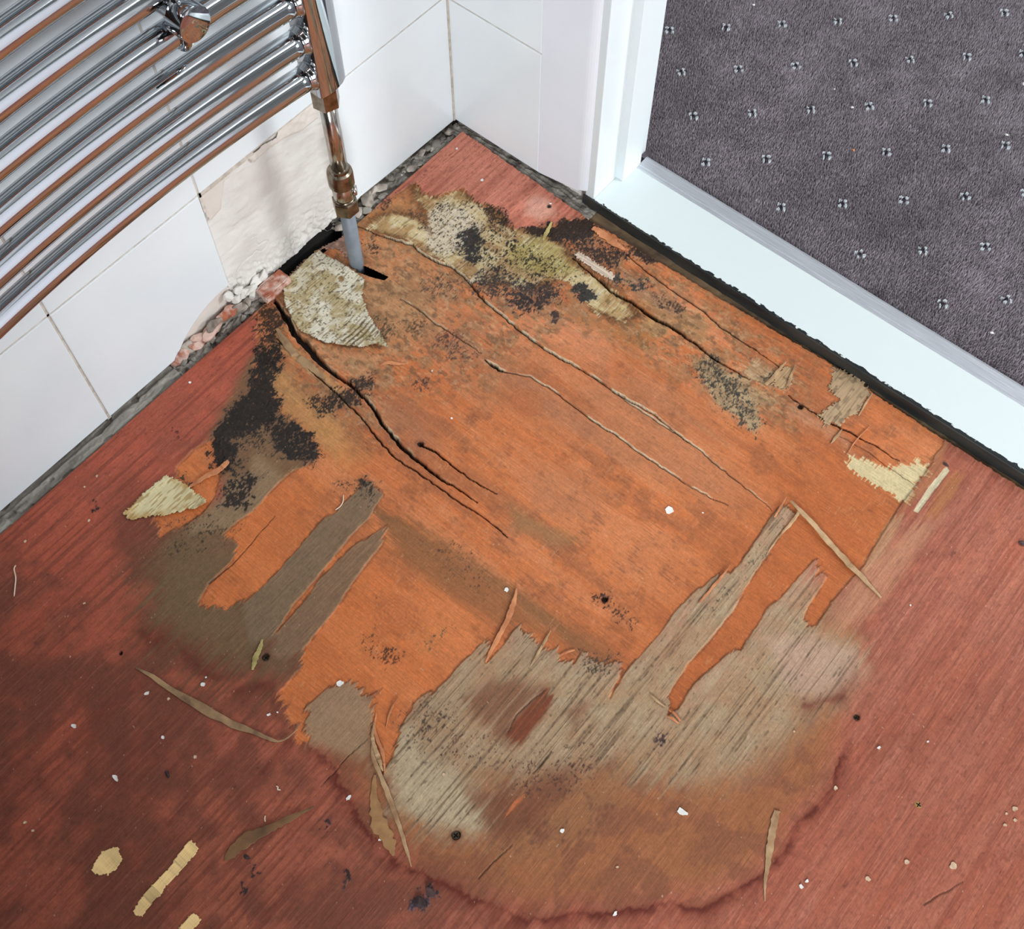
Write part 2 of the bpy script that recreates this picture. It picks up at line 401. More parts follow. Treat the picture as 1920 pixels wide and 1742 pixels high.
# mould patches: outline, density, softness (mm), colour
MOULD = [
    ([(59.2,-372.2),(55.1,-357.1),(78.7,-352.7),(89.8,-382.9),(115.0,-391.4),(125.0,-412.1),(115.1,-429.1),(110.0,-450.6),(125.8,-465.6),(134.6,-463.7),(123.3,-478.7),(111.4,-480.4),(93.7,-458.6),(79.7,-426.9),(81.6,-404.7)], 1.05, 5, (38, 31, 26)),
    ([(128.3,-418.0),(127.6,-401.2),(142.7,-397.3),(163.7,-396.9),(181.1,-405.0),(185.1,-418.5),(173.4,-425.5),(157.3,-430.6),(142.2,-426.4)], 0.85, 5, (40, 34, 30)),
    ([(100.6,-444.2),(113.7,-430.3),(137.5,-421.8),(155.8,-431.9),(127.6,-438.6),(125.3,-454.7),(138.0,-474.7),(124.4,-469.5)], 0.45, 10, (60, 50, 42)),
    ([(136.5,-473.2),(158.2,-460.5),(155.9,-478.9),(173.7,-491.0),(155.3,-506.4),(143.3,-497.6),(144.3,-483.2)], 0.75, 6, (48, 40, 33)),
    ([(20.9,-332.3),(18.1,-315.4),(35.8,-310.1),(47.8,-319.2),(60.8,-346.1),(53.5,-358.4),(41.9,-352.6)], 0.72, 7, (62, 44, 32)),
    ([(52.0,-359.7),(63.8,-343.6),(82.2,-358.9),(81.2,-369.0),(72.0,-373.7)], 0.95, 5, (36, 28, 22)),
    ([(132.4,-367.9),(148.6,-349.9),(163.2,-353.8),(160.5,-364.9),(144.2,-375.7)], 0.75, 6, (52, 42, 34)),
    ([(144.8,-348.7),(158.0,-331.6),(174.8,-332.3),(175.1,-343.9),(157.1,-353.1)], 0.75, 5, (60, 46, 36)),
    ([(154.1,-328.9),(157.5,-314.0),(168.1,-308.1),(168.5,-325.7),(161.1,-332.0)], 0.85, 4, (48, 38, 32)),
    ([(107.7,-119.0),(118.6,-99.4),(138.8,-106.8),(151.0,-130.6),(140.0,-143.2),(123.1,-130.2)], 0.92, 5, (44, 40, 40)),
    ([(157.9,-144.9),(157.4,-125.3),(176.6,-115.8),(197.6,-121.6),(235.4,-99.7),(246.5,-116.7),(235.6,-129.1),(226.4,-153.0),(207.6,-152.6),(176.1,-166.0),(158.3,-157.9)], 0.62, 8, (66, 56, 52)),
    ([(207.5,-149.4),(226.4,-153.0),(234.1,-140.0),(240.3,-125.1),(238.6,-103.7),(227.7,-119.4)], 0.75, 6, (62, 50, 46)),
    ([(246.4,-90.5),(259.0,-79.9),(272.2,-85.2),(271.4,-99.0),(263.6,-102.2)], 0.95, 3, (52, 50, 48)),
    ([(61.4,-105.1),(82.1,-76.9),(109.1,-72.1),(134.4,-75.6),(161.4,-94.6),(128.5,-98.0),(124.6,-125.6),(122.4,-154.6),(101.0,-155.6),(74.8,-132.7)], 0.30, 8, (60, 50, 36)),
    ([(115.2,-98.8),(149.5,-80.4),(204.9,-75.1),(241.7,-77.9),(210.2,-114.3),(181.7,-128.3),(156.2,-143.0)], 0.36, 8, (48, 40, 28)),
    ([(99.1,-76.9),(117.2,-65.3),(139.3,-71.5),(142.9,-82.5),(124.7,-83.8)], 0.75, 5, (58, 40, 26)),
    ([(159.1,-68.9),(178.3,-45.8),(191.0,-24.5),(208.0,-8.4),(222.0,-12.5),(223.7,-28.4),(201.3,-54.2),(177.0,-64.2)], 1.15, 4, (44, 30, 20)),
    ([(185.0,-54.0),(217.2,-20.1),(238.3,-26.6),(265.4,-24.2),(263.8,-52.6),(241.6,-57.8),(214.3,-57.0)], 0.66, 7, (58, 44, 38)),
    ([(255.9,-8.3),(275.1,-2.5),(295.6,-9.1),(289.2,-17.8),(268.6,-18.1)], 0.9, 3, (60, 44, 36)),
    ([(217.1,-16.6),(230.1,-9.2),(257.5,-13.8),(255.9,-25.5),(235.0,-22.4)], 0.30, 5, (110, 62, 34)),
    ([(251.2,-135.3),(257.4,-130.1),(262.8,-135.2),(259.7,-144.2)], 1.0, 2, (84, 64, 58)),
    ([(269.6,-57.8),(275.1,-49.9),(291.5,-51.0),(302.6,-35.1),(309.5,-44.2),(298.5,-53.4),(282.1,-62.3)], 0.7, 4, (64, 60, 56)),
    ([(314.8,-47.9),(330.3,-41.4),(351.6,-43.0),(351.4,-49.6),(330.1,-51.3)], 0.6, 6, (84, 62, 50)),
    ([(400.3,-93.0),(404.0,-74.5),(434.4,-76.5),(446.1,-72.8),(493.4,-103.9),(493.8,-118.0),(463.3,-117.6),(443.8,-113.5),(430.1,-104.2)], 0.50, 9, (74, 68, 60)),
    ([(458.3,-59.5),(471.8,-48.1),(490.3,-47.6),(488.4,-55.3),(472.3,-62.7)], 0.45, 5, (92, 82, 70)),
    ([(108.1,-255.8),(119.1,-249.8),(139.8,-251.5),(143.4,-264.2),(126.0,-263.1)], 0.62, 5, (104, 84, 62)),
    ([(140.9,-237.8),(150.0,-223.8),(166.0,-229.5),(166.5,-248.0),(152.3,-247.3)], 0.5, 6, (122, 90, 62)),
    ([(119.6,-184.1),(136.9,-166.3),(156.1,-160.1),(161.5,-181.8),(145.9,-194.9),(129.8,-195.4)], 0.42, 8, (104, 80, 62)),
    ([(175.5,-234.1),(190.8,-218.1),(214.0,-220.5),(227.9,-227.4),(208.1,-240.9),(188.1,-242.3)], 0.42, 8, (110, 76, 62)),
    ([(192.1,-287.9),(207.1,-275.3),(216.3,-282.6),(202.8,-293.9)], 0.4, 6, (100, 66, 54)),
    ([(28.4,-189.5),(44.7,-179.2),(63.9,-190.6),(59.6,-204.3),(44.3,-200.2)], 0.45, 5, (84, 60, 44)),
    ([(40.6,-129.7),(60.5,-120.1),(78.4,-136.7),(57.9,-132.9)], 0.45, 5, (92, 72, 56)),
    ([(11.6,-136.1),(23.1,-126.5),(25.9,-142.1),(19.1,-144.2)], 0.6, 4, (92, 58, 46)),
    ([(155.5,-324.6),(160.3,-305.5),(176.1,-322.3),(163.3,-327.1)], 0.6, 5, (80, 64, 52)),
    ([(343.1,-518.3),(347.4,-505.1),(361.6,-510.0),(356.0,-521.8)], 0.3, 7, (120, 76, 48)),
    ([(362.6,-518.7),(372.1,-505.9),(384.9,-507.0),(376.7,-518.6)], 0.5, 7, (104, 62, 38)),
    ([(385.7,-487.3),(390.6,-464.0),(396.0,-459.5),(396.0,-485.8)], 0.5, 8, (112, 92, 62)),
    ([(477.5,-349.3),(485.9,-339.8),(495.6,-346.5),(488.6,-354.8)], 0.6, 4, (54, 34, 24)),
    ([(492.9,-348.8),(504.7,-343.8),(524.6,-346.6),(521.4,-354.1),(503.8,-354.3)], 0.4, 6, (88, 54, 36)),
    ([(503.6,-405.0),(510.4,-396.8),(528.6,-386.3),(532.3,-399.6),(514.0,-412.6)], 0.5, 6, (88, 74, 58)),
    ([(599.1,-422.8),(598.9,-414.1),(609.8,-420.4),(606.7,-427.4)], 0.7, 4, (84, 64, 60)),
    ([(94.4,-516.8),(102.8,-506.9),(117.7,-505.5),(113.7,-517.0)], 0.7, 5, (86, 66, 44)),
    ([(220.6,-419.0),(239.2,-397.9),(254.9,-398.3),(257.8,-414.9),(239.3,-422.3)], 0.35, 8, (80, 70, 56)),
    ([(233.4,-400.0),(239.9,-395.9),(249.2,-400.4),(240.7,-410.3)], 0.8, 4, (64, 56, 46)),
    ([(326.0,-407.8),(348.2,-394.4),(381.0,-397.7),(393.6,-412.3),(368.9,-418.0)], 0.24, 14, (104, 74, 54)),
    ([(421.3,-544.3),(436.5,-518.0),(454.1,-512.2),(460.0,-534.2),(451.3,-554.8),(434.2,-555.9)], 0.34, 14, (98, 80, 64)),
    ([(456.4,-550.4),(467.7,-527.7),(495.7,-508.6),(517.2,-508.1),(508.7,-524.0),(481.0,-542.9),(470.5,-556.1)], 0.22, 14, (98, 72, 60)),
    ([(521.5,-513.3),(542.8,-486.6),(570.7,-454.5),(571.8,-488.3),(556.2,-516.3),(532.1,-525.9)], 0.30, 14, (104, 70, 56)),
    ([(563.1,-247.8),(565.2,-212.7),(559.8,-159.1),(568.9,-159.5),(576.3,-216.3),(576.4,-279.2),(561.4,-318.7)], 0.12, 8, (92, 80, 64)),
    ([(130.2,-556.7),(149.4,-529.9),(173.4,-512.4),(176.9,-535.7),(164.7,-558.9),(147.9,-567.9)], 0.3, 14, (84, 68, 48)),
    ([(528.1,-651.7),(529.8,-646.4),(536.2,-643.0),(538.2,-651.1),(534.4,-656.2)], 0.9, 3, (70, 60, 72)),
    ([(531.4,-641.2),(534.2,-634.8),(538.7,-635.1),(535.7,-642.4)], 0.85, 3, (70, 60, 72)),
    ([(406.6,-716.2),(411.9,-715.8),(420.5,-717.5),(416.9,-719.5)], 0.95, 2, (64, 48, 50)),
    ([(416.6,-734.6),(416.4,-727.9),(419.2,-729.5),(418.4,-734.1)], 0.95, 2, (64, 48, 50)),
    ([(474.4,-677.2),(474.4,-670.3),(477.8,-670.4),(477.3,-676.7)], 0.9, 2, (64, 46, 48)),
    ([(429.8,-650.8),(433.5,-648.7),(435.7,-651.0),(432.7,-652.5)], 0.9, 2, (74, 52, 54)),
    ([(62.1,-587.4),(59.4,-580.3),(63.1,-579.9),(65.1,-587.6)], 0.95, 2, (52, 36, 32)),
    ([(55.2,-482.3),(61.1,-477.4),(69.1,-482.1),(66.3,-487.3)], 0.5, 5, (110, 54, 46)),
]
# cracks of the buckled second veneer: line, half-width at start/middle/end, depth, lift of the far side, lift of the near side
CRACKS = [
    ([(15.6,-304.5),(37.5,-312.0),(66.6,-322.5),(90.8,-327.2),(116.2,-330.5),(136.4,-331.6),(159.5,-330.3)], 2.2, 5.0, 1.9, 9, 3.0, 1.0),
    ([(159.5,-330.3),(191.5,-336.0),(209.6,-344.0),(240.5,-349.5),(268.0,-351.6),(288.1,-351.4),(310.7,-348.8),(334.5,-347.8)], 1.7, 2.6, 0.25, 8, 2.6, 0.8),
    ([(54.7,-338.8),(91.5,-342.0),(137.0,-346.2),(169.2,-348.9),(193.3,-351.9),(215.7,-359.0),(244.9,-362.7),(276.6,-361.1),(295.1,-359.3),(317.5,-359.4),(340.1,-357.1),(380.8,-356.7)], 0.5, 1.0, 0.5, 3, 0.0, 2.0),
    ([(250.0,-335.9),(269.6,-333.5),(289.7,-333.4),(312.4,-333.7),(343.3,-329.6)], 1.6, 0.7, 0.25, 4, 0.6, 0.6),
    ([(19.2,-179.8),(52.7,-172.5),(82.3,-161.4),(92.4,-163.2),(115.4,-160.8),(133.2,-155.9),(151.2,-157.6),(167.3,-160.5),(180.2,-166.1),(200.8,-168.2),(224.3,-170.9),(246.0,-171.8),(273.4,-173.7),(303.5,-169.9),(331.8,-167.5),(358.8,-168.8),(407.7,-163.6),(449.5,-167.6)], 0.4, 0.7, 0.2, 3, 3.2, 0.0),
    ([(119.5,-220.4),(140.3,-219.1),(168.9,-220.7),(193.9,-218.7),(227.8,-218.2)], 0.3, 0.5, 0.3, 1.5, 1.6, 0.0),
    ([(235.4,-221.0),(249.1,-221.8),(262.7,-219.5)], 0.4, 3.0, 0.4, 7, 1.6, 0.6),
    ([(262.7,-219.5),(283.7,-207.9),(311.9,-205.3),(338.1,-206.9),(364.0,-208.5),(387.5,-206.0),(405.3,-206.6),(442.8,-206.1),(470.1,-205.2),(501.9,-201.7),(518.9,-196.8)], 0.3, 0.5, 0.2, 2, 1.4, 0.0),
    ([(356.8,-168.8),(395.7,-168.6),(432.5,-166.6),(465.7,-167.2),(486.0,-169.7),(519.5,-171.9),(543.2,-173.7),(553.5,-175.8)], 0.2, 0.45, 0.2, 1.5, 1.3, 0.0),
    ([(222.8,-63.6),(252.2,-67.4),(282.0,-72.2),(305.2,-69.0),(337.2,-71.1),(355.4,-68.5),(385.2,-68.7),(407.1,-72.0),(430.4,-70.8),(453.4,-69.6)], 0.7, 3.3, 0.4, 8, 0.6, 0.4),
    ([(263.4,-24.4),(288.7,-26.8),(313.6,-29.2),(342.8,-30.9),(373.1,-31.3),(393.9,-36.2),(420.5,-35.9),(442.3,-36.2),(469.6,-37.8)], 0.5, 0.8, 0.4, 3, 0.6, 0.0),
    ([(493.7,-59.7),(507.7,-59.8),(528.4,-60.0),(546.3,-59.5),(560.2,-56.5),(591.5,-53.0),(618.0,-53.2)], 0.6, 1.3, 0.3, 4, 0.5, 0.2),
    ([(557.4,-66.7),(582.0,-63.1),(609.7,-65.1),(639.8,-64.7)], 0.3, 0.4, 0.3, 1.0, 0.4, 0.0),
    ([(22.5,-308.4),(47.4,-313.2),(61.1,-324.0)], 1.6, 2.4, 2.0, 3, 0.0, 0.6),
    ([(498.4,-497.5),(495.4,-482.1),(497.2,-460.2),(499.5,-446.8)], 0.2, 0.5, 0.2, 0.8, 0.9, 0.0),
    ([(201.5,-568.7),(203.8,-541.4),(200.4,-508.1),(198.5,-480.7)], 0.5, 0.4, 0.2, 1.0, 0.0, 0.3),
    ([(407.8,-634.6),(408.5,-621.1),(408.2,-604.1),(410.8,-577.7)], 0.25, 0.4, 0.2, 0.8, 0.0, 0.3),
    ([(558.5,-604.6),(558.1,-587.0),(561.4,-566.0)], 0.4, 0.5, 0.2, 0.8, 0.0, 0.2),
    ([(537.0,-511.1),(538.1,-499.3),(538.1,-486.2)], 0.4, 0.8, 0.3, 1.0, 0.0, 0.2),
    ([(845.0,-390.6),(850.4,-375.3),(860.0,-354.4)], 0.6, 0.5, 0.3, 0.8, 0.0, 0.0),
]
HOLES = [([(520.6,-590.4)], 3.7), ([(720.6,-293.4)], 2.6), ([(290.8,-583.9)], 3.2), ([(190.1,-664.1)], 1.6), ([(510.4,-62.7)], 2.6), ([(487.0,-347.5)], 2.8), ([(251.1,-335.7)], 3.0), ([(160.2,-26.3)], 1.8)]
SLOT = [(53.5,-218.9),(63.2,-214.1),(77.3,-211.0),(90.8,-208.6),(90.6,-213.8),(81.3,-218.3),(70.3,-221.6),(60.5,-224.5)]
GAP = [(-14.8,-298.5),(-4.2,-271.4),(-5.4,-244.8),(-4.1,-208.0),(5.3,-190.6),(14.4,-200.0),(12.6,-225.9),(12.1,-250.4),(12.3,-272.1),(6.6,-280.5)]


def floor_paint(x, y):
    """colour (0..255), height (mm) and layer of the plywood at floor points x, y in mm"""
    x = x.astype(np.float32)
    y = y.astype(np.float32)
    N = len(x)
    # fibres: the top veneer runs along y, the second along x
    f1 = vn(x / 0.9, y / 38, 1)
    f2 = vn(x / 2.6, y / 90, 2)
    f3 = vn(x / 8, y / 220, 3)
    g1 = vn(x / 34, y / 0.9, 4)
    g2 = vn(x / 90, y / 2.8, 5)
    g3 = vn(x / 220, y / 9, 6)
    big = fbm(x / 70, y / 70, 7, 3)
    mid = fbm(x / 16, y / 16, 8, 3)
    fine = fbm(x / 3.2, y / 3.2, 9, 2)
    grit = vn(x / 1.1, y / 1.1, 10)
    yT = y + (f1 - 0.5) * 7 + (f2 - 0.5) * 9
    xT = x + (mid - 0.5) * 1.5
    xL = x + (g1 - 0.5) * 5 + (g2 - 0.5) * 6
    yL = y + (mid - 0.5) * 2
    ys = y + (mid - 0.5) * 12 + (fine - 0.5) * 4
    xs = x + (big - 0.5) * 10 + (fine - 0.5) * 3
    yS = ys + (f2 - 0.5) * 46 + (f1 - 0.5) * 30
    lb = fbm(x / 130, y / 22, 11, 3)
    speck = vn(x / 1.4, y / 3.4, 12)

    def lay(col, c, m):
        k = np.nonzero(m > 0.003)[0]
        if len(k):
            col[k] += (np.asarray(c, np.float32) - col[k]) * m[k][:, None]

    # ---------------- top veneer
    top = np.empty((N, 3), np.float32)
    top[:] = (196, 111, 84)
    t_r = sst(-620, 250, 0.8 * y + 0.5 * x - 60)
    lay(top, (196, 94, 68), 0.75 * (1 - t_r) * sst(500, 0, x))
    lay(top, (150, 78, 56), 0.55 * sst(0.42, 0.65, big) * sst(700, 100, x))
    lay(top, (126, 74, 56), 0.70 * sst(0.36, 0.62, 0.6 * big + 0.4 * mid) * sst(900, 500, x))  # shade of the left side worked into the mottled colour
    lay(top, (214, 108, 82), 0.75 * sst(130, 20, x) * sst(-60, -200, y) * sst(-720, -560, y))  # pinkish strip by the wall, also lightened for the weak light there
    lay(top, (206, 128, 102), 0.6 * sst(0.3, 0.7, f3 * .5 + big * .5) * sst(350, 800, x + 0.4 * y + 200))
    lay(top, (252, 160, 134), 0.92 * sst(-190, -30, y) * sst(300, 100, x))  # pinker corner, lightened further to make up for low light
    qr = 1 - 0.6 * sst(480, 700, x + 0.3 * y + 80) - 0.5 * sst(-190, -60, y) * sst(300, 100, x)
    lay(top, (142, 72, 54), 0.55 * qr * sst(0.50, 0.85, f2))
    lay(top, (222, 146, 118), 0.40 * sst(0.72, 0.9, f1) * sst(480, 700, x + 0.3 * y + 80))
    lay(top, (150, 84, 62), 0.45 * sst(0.28, 0.1, f1) * sst(480, 700, x + 0.3 * y + 80))
    lay(top, (128, 66, 50), 0.40 * sst(0.60, 0.85, speck * 0.6 + f1 * 0.4))
    lay(top, (206, 130, 106), 0.28 * sst(0.6, 0.95, f1))
    lay(top, (140, 66, 54), 0.30 * sst(0.62, 0.85, mid) * sst(0.35, 0.8, fine))
    sp = sst(0.80, 0.92, vn(x / 1.5, y / 4.5, 21) * 0.7 + 0.3 * mid)
    lay(top, (104, 52, 44), 0.5 * sp)
    lay(top, (246, 196, 174), 0.6 * sst(-6, 6, psd(xs, ys, [(134.7,-36.3),(137.6,-23.0),(154.4,-19.7),(171.3,-30.5),(165.2,-49.8),(148.7,-53.1)], 40)))
    # tan wash inside the tide line
    sdt = psd(xs, ys, TIDE_IN, 120)
    lay(top, (178, 116, 72), 0.80 * sst(-4, 26, sdt))
    lay(top, (162, 120, 84), 0.75 * sst(-14, 14, psd(xs, yS, BROWN_ZONE, 60)) * (0.55 + 0.9 * (mid - 0.4)).clip(0, 1))
    lay(top, (112, 72, 52), 0.55 * sst(-14, 14, psd(xs, yS, BROWN_ZONE, 60)) * sst(0.52, 0.66, mid * 0.6 + speck * 0.4))
    lay(top, (150, 92, 66), 0.5 * sst(-3, 8, sdt) * sst(0.45, 0.62, mid))
    lay(top, (124, 92, 64), 0.80 * sst(-40, 16, psd(xs, yS, OLIVE2, 60)) * (0.7 + 0.6 * mid).clip(0, 1))
    lay(top, (136, 110, 78), 0.85 * sst(-16, 14, psd(xs, yS, OLIVE, 60)))
    sg = psd(xs, ys + (f2 - .5) * 24, GREY_BIG, 60) + 7
    gm = np.clip(sst(-26, 14, sg) * (0.75 + 0.5 * (mid - 0.5)), 0, 1)
    lay(top, (200, 176, 140), gm)
    for P_, c_, w_, s_ in ((GREY_PINK, (212, 174, 150), 10, 0.8), (GREY_PALE, (214, 194, 158), 9, 0.85), (GREY_W2, (190, 160, 124), 9, 0.8),
                           (GREY_S1, (146, 122, 94), 4, 0.92), (GREY_S2, (152, 122, 92), 5, 0.9), (GREY_G1, (166, 138, 104), 7, 0.92)):
        lay(top, c_, s_ * sst(-w_ - 5, w_ - 5, psd(xs, ys, P_, 60)))
    lay(top, (142, 106, 74), 0.9 * sst(-9, 4, psd(xs, ys, [(56.0,-371.8),(70.3,-344.4),(125.4,-382.7),(171.0,-390.7),(193.8,-414.0),(173.9,-444.5),(129.2,-440.1),(142.3,-471.1),(120.7,-486.5),(89.5,-465.0),(74.9,-425.0)], 40)))
    for P_ in RUST:
        lay(top, (132, 78, 54), 0.62 * sst(-9, 7, psd(xs, yT, P_, 60)))
    lay(top, (140, 72, 44), 0.9 * sst(-2, 2, psd(xT, yT, RUST2, 30)))
    lay(top, (206, 116, 72), sst(-0.5, 0.8, psd(xT, y, ORANGE_CHIP, 20)))
    gz = sst(0.1, 0.7, gm)
    lay(top, (112, 88, 66), gz * 0.55 * sst(0.60, 0.82, f1 * 0.6 + f2 * 0.4))
    lay(top, (96, 76, 58), np.clip(gz + 0.6 * sst(-10, 10, psd(xs, ys, GREY_S1, 40)), 0, 1) * 0.5 * sst(0.66, 0.84, speck * 0.55 + f1 * 0.45))
    lay(top, (204, 184, 152), gz * 0.45 * sst(0.58, 0.85, 1 - f1 * 0.5 - f2 * 0.5))
    # tide lines
    for P_, w_, s_ in ((TIDE, 4.6, 0.92), (TIDE_B, 6, 0.55), (TIDE_C, 10, 0.5)):
        d, sd, al = pld(xs, ys - (f1 - .5) * 3, P_)
        inn = np.where(sd > 0, 1.0, 2.6) if P_ is TIDE else 1.0
        lay(top, (118, 50, 34), s_ * np.exp(-(d * inn / w_) ** 1.3) * (0.45 + 0.75 * sst(0.3, 0.6, mid)))

    # ---------------- second veneer
    low = np.empty((N, 3), np.float32)
    low[:] = (230, 134, 78)
    lay(low, (236, 142, 84), 0.6 * sst(0.45, 0.75, g3))
    lay(low, (200, 108, 60), 0.5 * sst(0.5, 0.8, big))
    lay(low, (240, 154, 100), 0.35 * sst(0.6, 0.9, g2))
    lay(low, (192, 106, 60), 0.32 * sst(0.6, 0.9, g1))
    lay(low, (176, 108, 70), 0.5 * sst(0.5, 0.75, mid))
    lay(low, (186, 114, 74), 0.62 * sst(0.52, 0.68, lb))
    lay(low, (240, 156, 106), 0.45 * sst(0.50, 0.34, lb))
    lay(low, (150, 92, 62), 0.42 * sst(0.56, 0.8, vn(x / 5, y / 1.2, 13) * 0.55 + mid * 0.45))
    lay(low, (226, 150, 108), 0.35 * sst(0.62, 0.8, vn(x / 1.2, y / 6, 14) * 0.6 + fine * 0.4))
    lay(low, (242, 136, 72), 0.6 * sst(-380, -500, y) * sst(520, 380, x))  # orange lightened on the left to make up for weaker light
    for P_ in BLUSH:
        lay(low, (244, 160, 114), 0.7 * sst(-14, 12, psd(xs, ys, P_, 60)))
    for P_ in BAND_PINK:
        lay(low, (190, 128, 92), 0.62 * sst(-18, 14, psd(xL, ys, P_, 60)) * (0.6 + 0.8 * (g3 - 0.3)).clip(0, 1))
    lay(low, (154, 106, 68), 0.9 * sst(-8, 9, psd(x + (g1 - .5) * 40 + (g2 - .5) * 40, yL + (fine - .5) * 8, BAND_BROWN, 60)) * (0.7 + 0.6 * (g3 - .3)).clip(0, 1))
    lay(low, (176, 132, 88), 0.7 * sst(-8, 8, psd(xL, ys, GREEN_BAND, 60)))
    lay(low, (200, 108, 54), 0.75 * sst(470, 600, x) * sst(-40, -130, y))  # orange darkened towards the right to offset stronger light
    # tan weathered zone by the wall and round the flake
    tz = [(63.7,-368.4),(86.7,-355.1),(124.7,-365.5),(177.9,-364.8),(200.9,-405.2),(156.3,-397.4),(124.3,-395.3),(88.6,-389.9)]
    lay(low, (206, 154, 98), 0.8 * sst(-8, 10, psd(xL, ys, tz, 60)))
    tz2 = [(75.9,-227.5),(94.7,-211.6),(123.5,-200.6),(143.0,-203.9),(153.5,-233.7),(148.1,-263.4),(129.3,-266.6),(103.3,-256.6)]
    lay(low, (194, 142, 98), 0.75 * sst(-8, 10, psd(xL, ys, tz2, 60)))
    tz3 = [(53.7,-323.8),(99.6,-313.5),(133.5,-294.4),(156.4,-278.2),(163.1,-297.1),(156.2,-324.0),(127.0,-327.5),(86.1,-328.0)]
    lay(low, (216, 158, 112), 0.8 * sst(-5, 8, psd(xL, ys, tz3, 60)))
    tz4 = [(49.5,-333.7),(92.8,-334.8),(136.7,-337.5),(170.5,-341.8),(169.2,-348.9),(130.9,-348.4),(85.5,-347.0),(61.5,-345.5)]
    lay(low, (210, 166, 112), 0.75 * sst(-5, 5, psd(xL, yL, tz4, 60)))
    tz5 = [(244.5,-123.3),(278.6,-114.0),(312.3,-104.8),(328.0,-78.9),(353.4,-86.0),(351.2,-109.7),(318.1,-118.8),(286.1,-126.8)]
    lay(low, (172, 118, 66), 0.6 * sst(-9, 10, psd(xL, ys, tz5, 60)))
    tz6 = [(330.8,-89.2),(331.2,-69.7),(349.4,-67.2),(361.1,-76.3),(351.8,-90.5)]
    lay(low, (206, 176, 118), 0.6 * sst(-4, 5, psd(xs, ys, tz6, 40)))
    tz7 = [(303.9,-53.8),(334.9,-40.8),(362.2,-43.7),(383.3,-38.7),(395.7,-62.9),(371.8,-70.6),(340.3,-68.5),(316.0,-69.7)]
    lay(low, (198, 150, 100), 0.75 * sst(-6, 7, psd(xL, ys, tz7, 40)))
    tz8 = [(268.1,-44.1),(287.0,-38.2),(313.3,-45.9),(338.0,-38.2),(353.1,-45.0),(348.1,-58.7),(311.6,-57.1),(279.0,-54.9)]
    lay(low, (178, 132, 102), 0.75 * sst(-6, 7, psd(xL, ys, tz8, 40)))
    gz1 = [(399.0,-91.1),(404.2,-71.3),(433.1,-74.6),(450.4,-72.1),(467.4,-72.8),(498.5,-70.4),(483.9,-79.8),(477.6,-91.0),(493.2,-107.0),(492.3,-119.2),(464.7,-116.4),(446.6,-114.1),(430.1,-104.2)]
    lay(low, (204, 180, 136), 0.9 * sst(-3, 4, psd(x + (g1 - .5) * 10, ys, gz1, 40)))
    gz2 = [(441.5,-64.5),(440.3,-47.1),(460.6,-45.4),(483.4,-44.4),(481.5,-30.9),(489.9,-54.0),(473.6,-64.7),(453.4,-69.6)]
    lay(low, (214, 184, 142), 0.9 * sst(-2, 2, psd(x + (g1 - .5) * 12, y + (f1 - .5) * 10, gz2, 30)))
    gz3 = [(501.9,-61.7),(536.5,-61.9),(567.3,-67.6),(581.3,-75.7),(562.6,-74.4),(531.4,-74.9),(505.0,-76.7)]
    lay(low, (222, 160, 122), 0.6 * sst(-6, 6, psd(xL, ys, gz3, 40)))
    for P_, c_, s_ in (([(15.0,-169.2),(48.7,-162.0),(89.1,-162.6),(156.1,-160.1),(155.3,-187.1),(175.3,-227.9),(172.9,-255.1),(151.6,-273.0),(109.3,-245.2),(82.8,-234.9),(50.7,-194.8)], (216, 160, 112), 0.62),
                       ([(139.2,-187.5),(183.6,-176.2),(258.2,-170.9),(351.0,-160.4),(367.8,-182.0),(276.3,-192.8),(206.0,-202.1),(165.6,-217.1)], (226, 150, 104), 0.5),
                       ([(10.8,-172.5),(22.6,-119.7),(37.6,-110.7),(80.2,-138.7),(74.8,-164.0),(33.2,-174.7)], (206, 150, 96), 0.7),
                       ([(92.2,-368.8),(124.7,-365.5),(176.3,-363.2),(218.1,-379.5),(212.6,-401.0),(183.2,-403.2),(150.0,-391.1),(119.7,-393.3)], (226, 160, 96), 0.7),
                       ([(173.2,-330.7),(201.7,-315.7),(252.2,-314.0),(269.6,-327.9),(249.3,-345.0),(214.0,-340.3)], (176, 122, 94), 0.55)):
        lay(low, c_, s_ * sst(-16, 14, psd(xL, ys, P_, 60)) * (0.55 + 0.8 * fine).clip(0, 1))
    wet = sst(-34, 16, psd(xs, ys, [(12.1,-293.8),(0.2,-134.8),(206.9,-19.3),(361.4,-18.1),(485.2,-25.5),(511.5,-84.3),(402.6,-103.1),(297.1,-115.9),(251.1,-180.3),(251.1,-246.9),(182.0,-313.1),(207.3,-355.6),(117.0,-367.7)], 60))
    lay(low, (176, 132, 92), 0.62 * wet * sst(0.48, 0.60, fbm(x / 12, y / 7, 15, 3)))
    lay(low, (122, 92, 66), 0.50 * wet * sst(0.56, 0.66, fbm(x / 6, y / 4, 16, 3)))
    lay(low, (228, 188, 142), 0.45 * wet * sst(0.60, 0.72, fbm(x / 5, y / 3.5, 18, 3)))
    # knots with rings
    for (kx, ky), r_ in (([(353.5,-480.6)][0], 22), ([(301.1,-232.1)][0], 17), ([(270.5,-401.5)][0], 16)):
        rr = np.hypot((x - kx) * 0.8, y - ky) + (mid - .5) * 5
        lay(low, (206, 118, 70), 0.35 * sst(r_, r_ * 0.7, rr))
        lay(low, (170, 96, 58), 0.22 * sst(r_, r_ * 0.8, rr) * sst(0.3, 0.9, np.sin(rr * 1.9)))
    lay(low, (122, 66, 42), 0.45 * sst(0.84, 0.95, vn(x / 4, y / 1.5, 31) * 0.75 + 0.25 * mid))
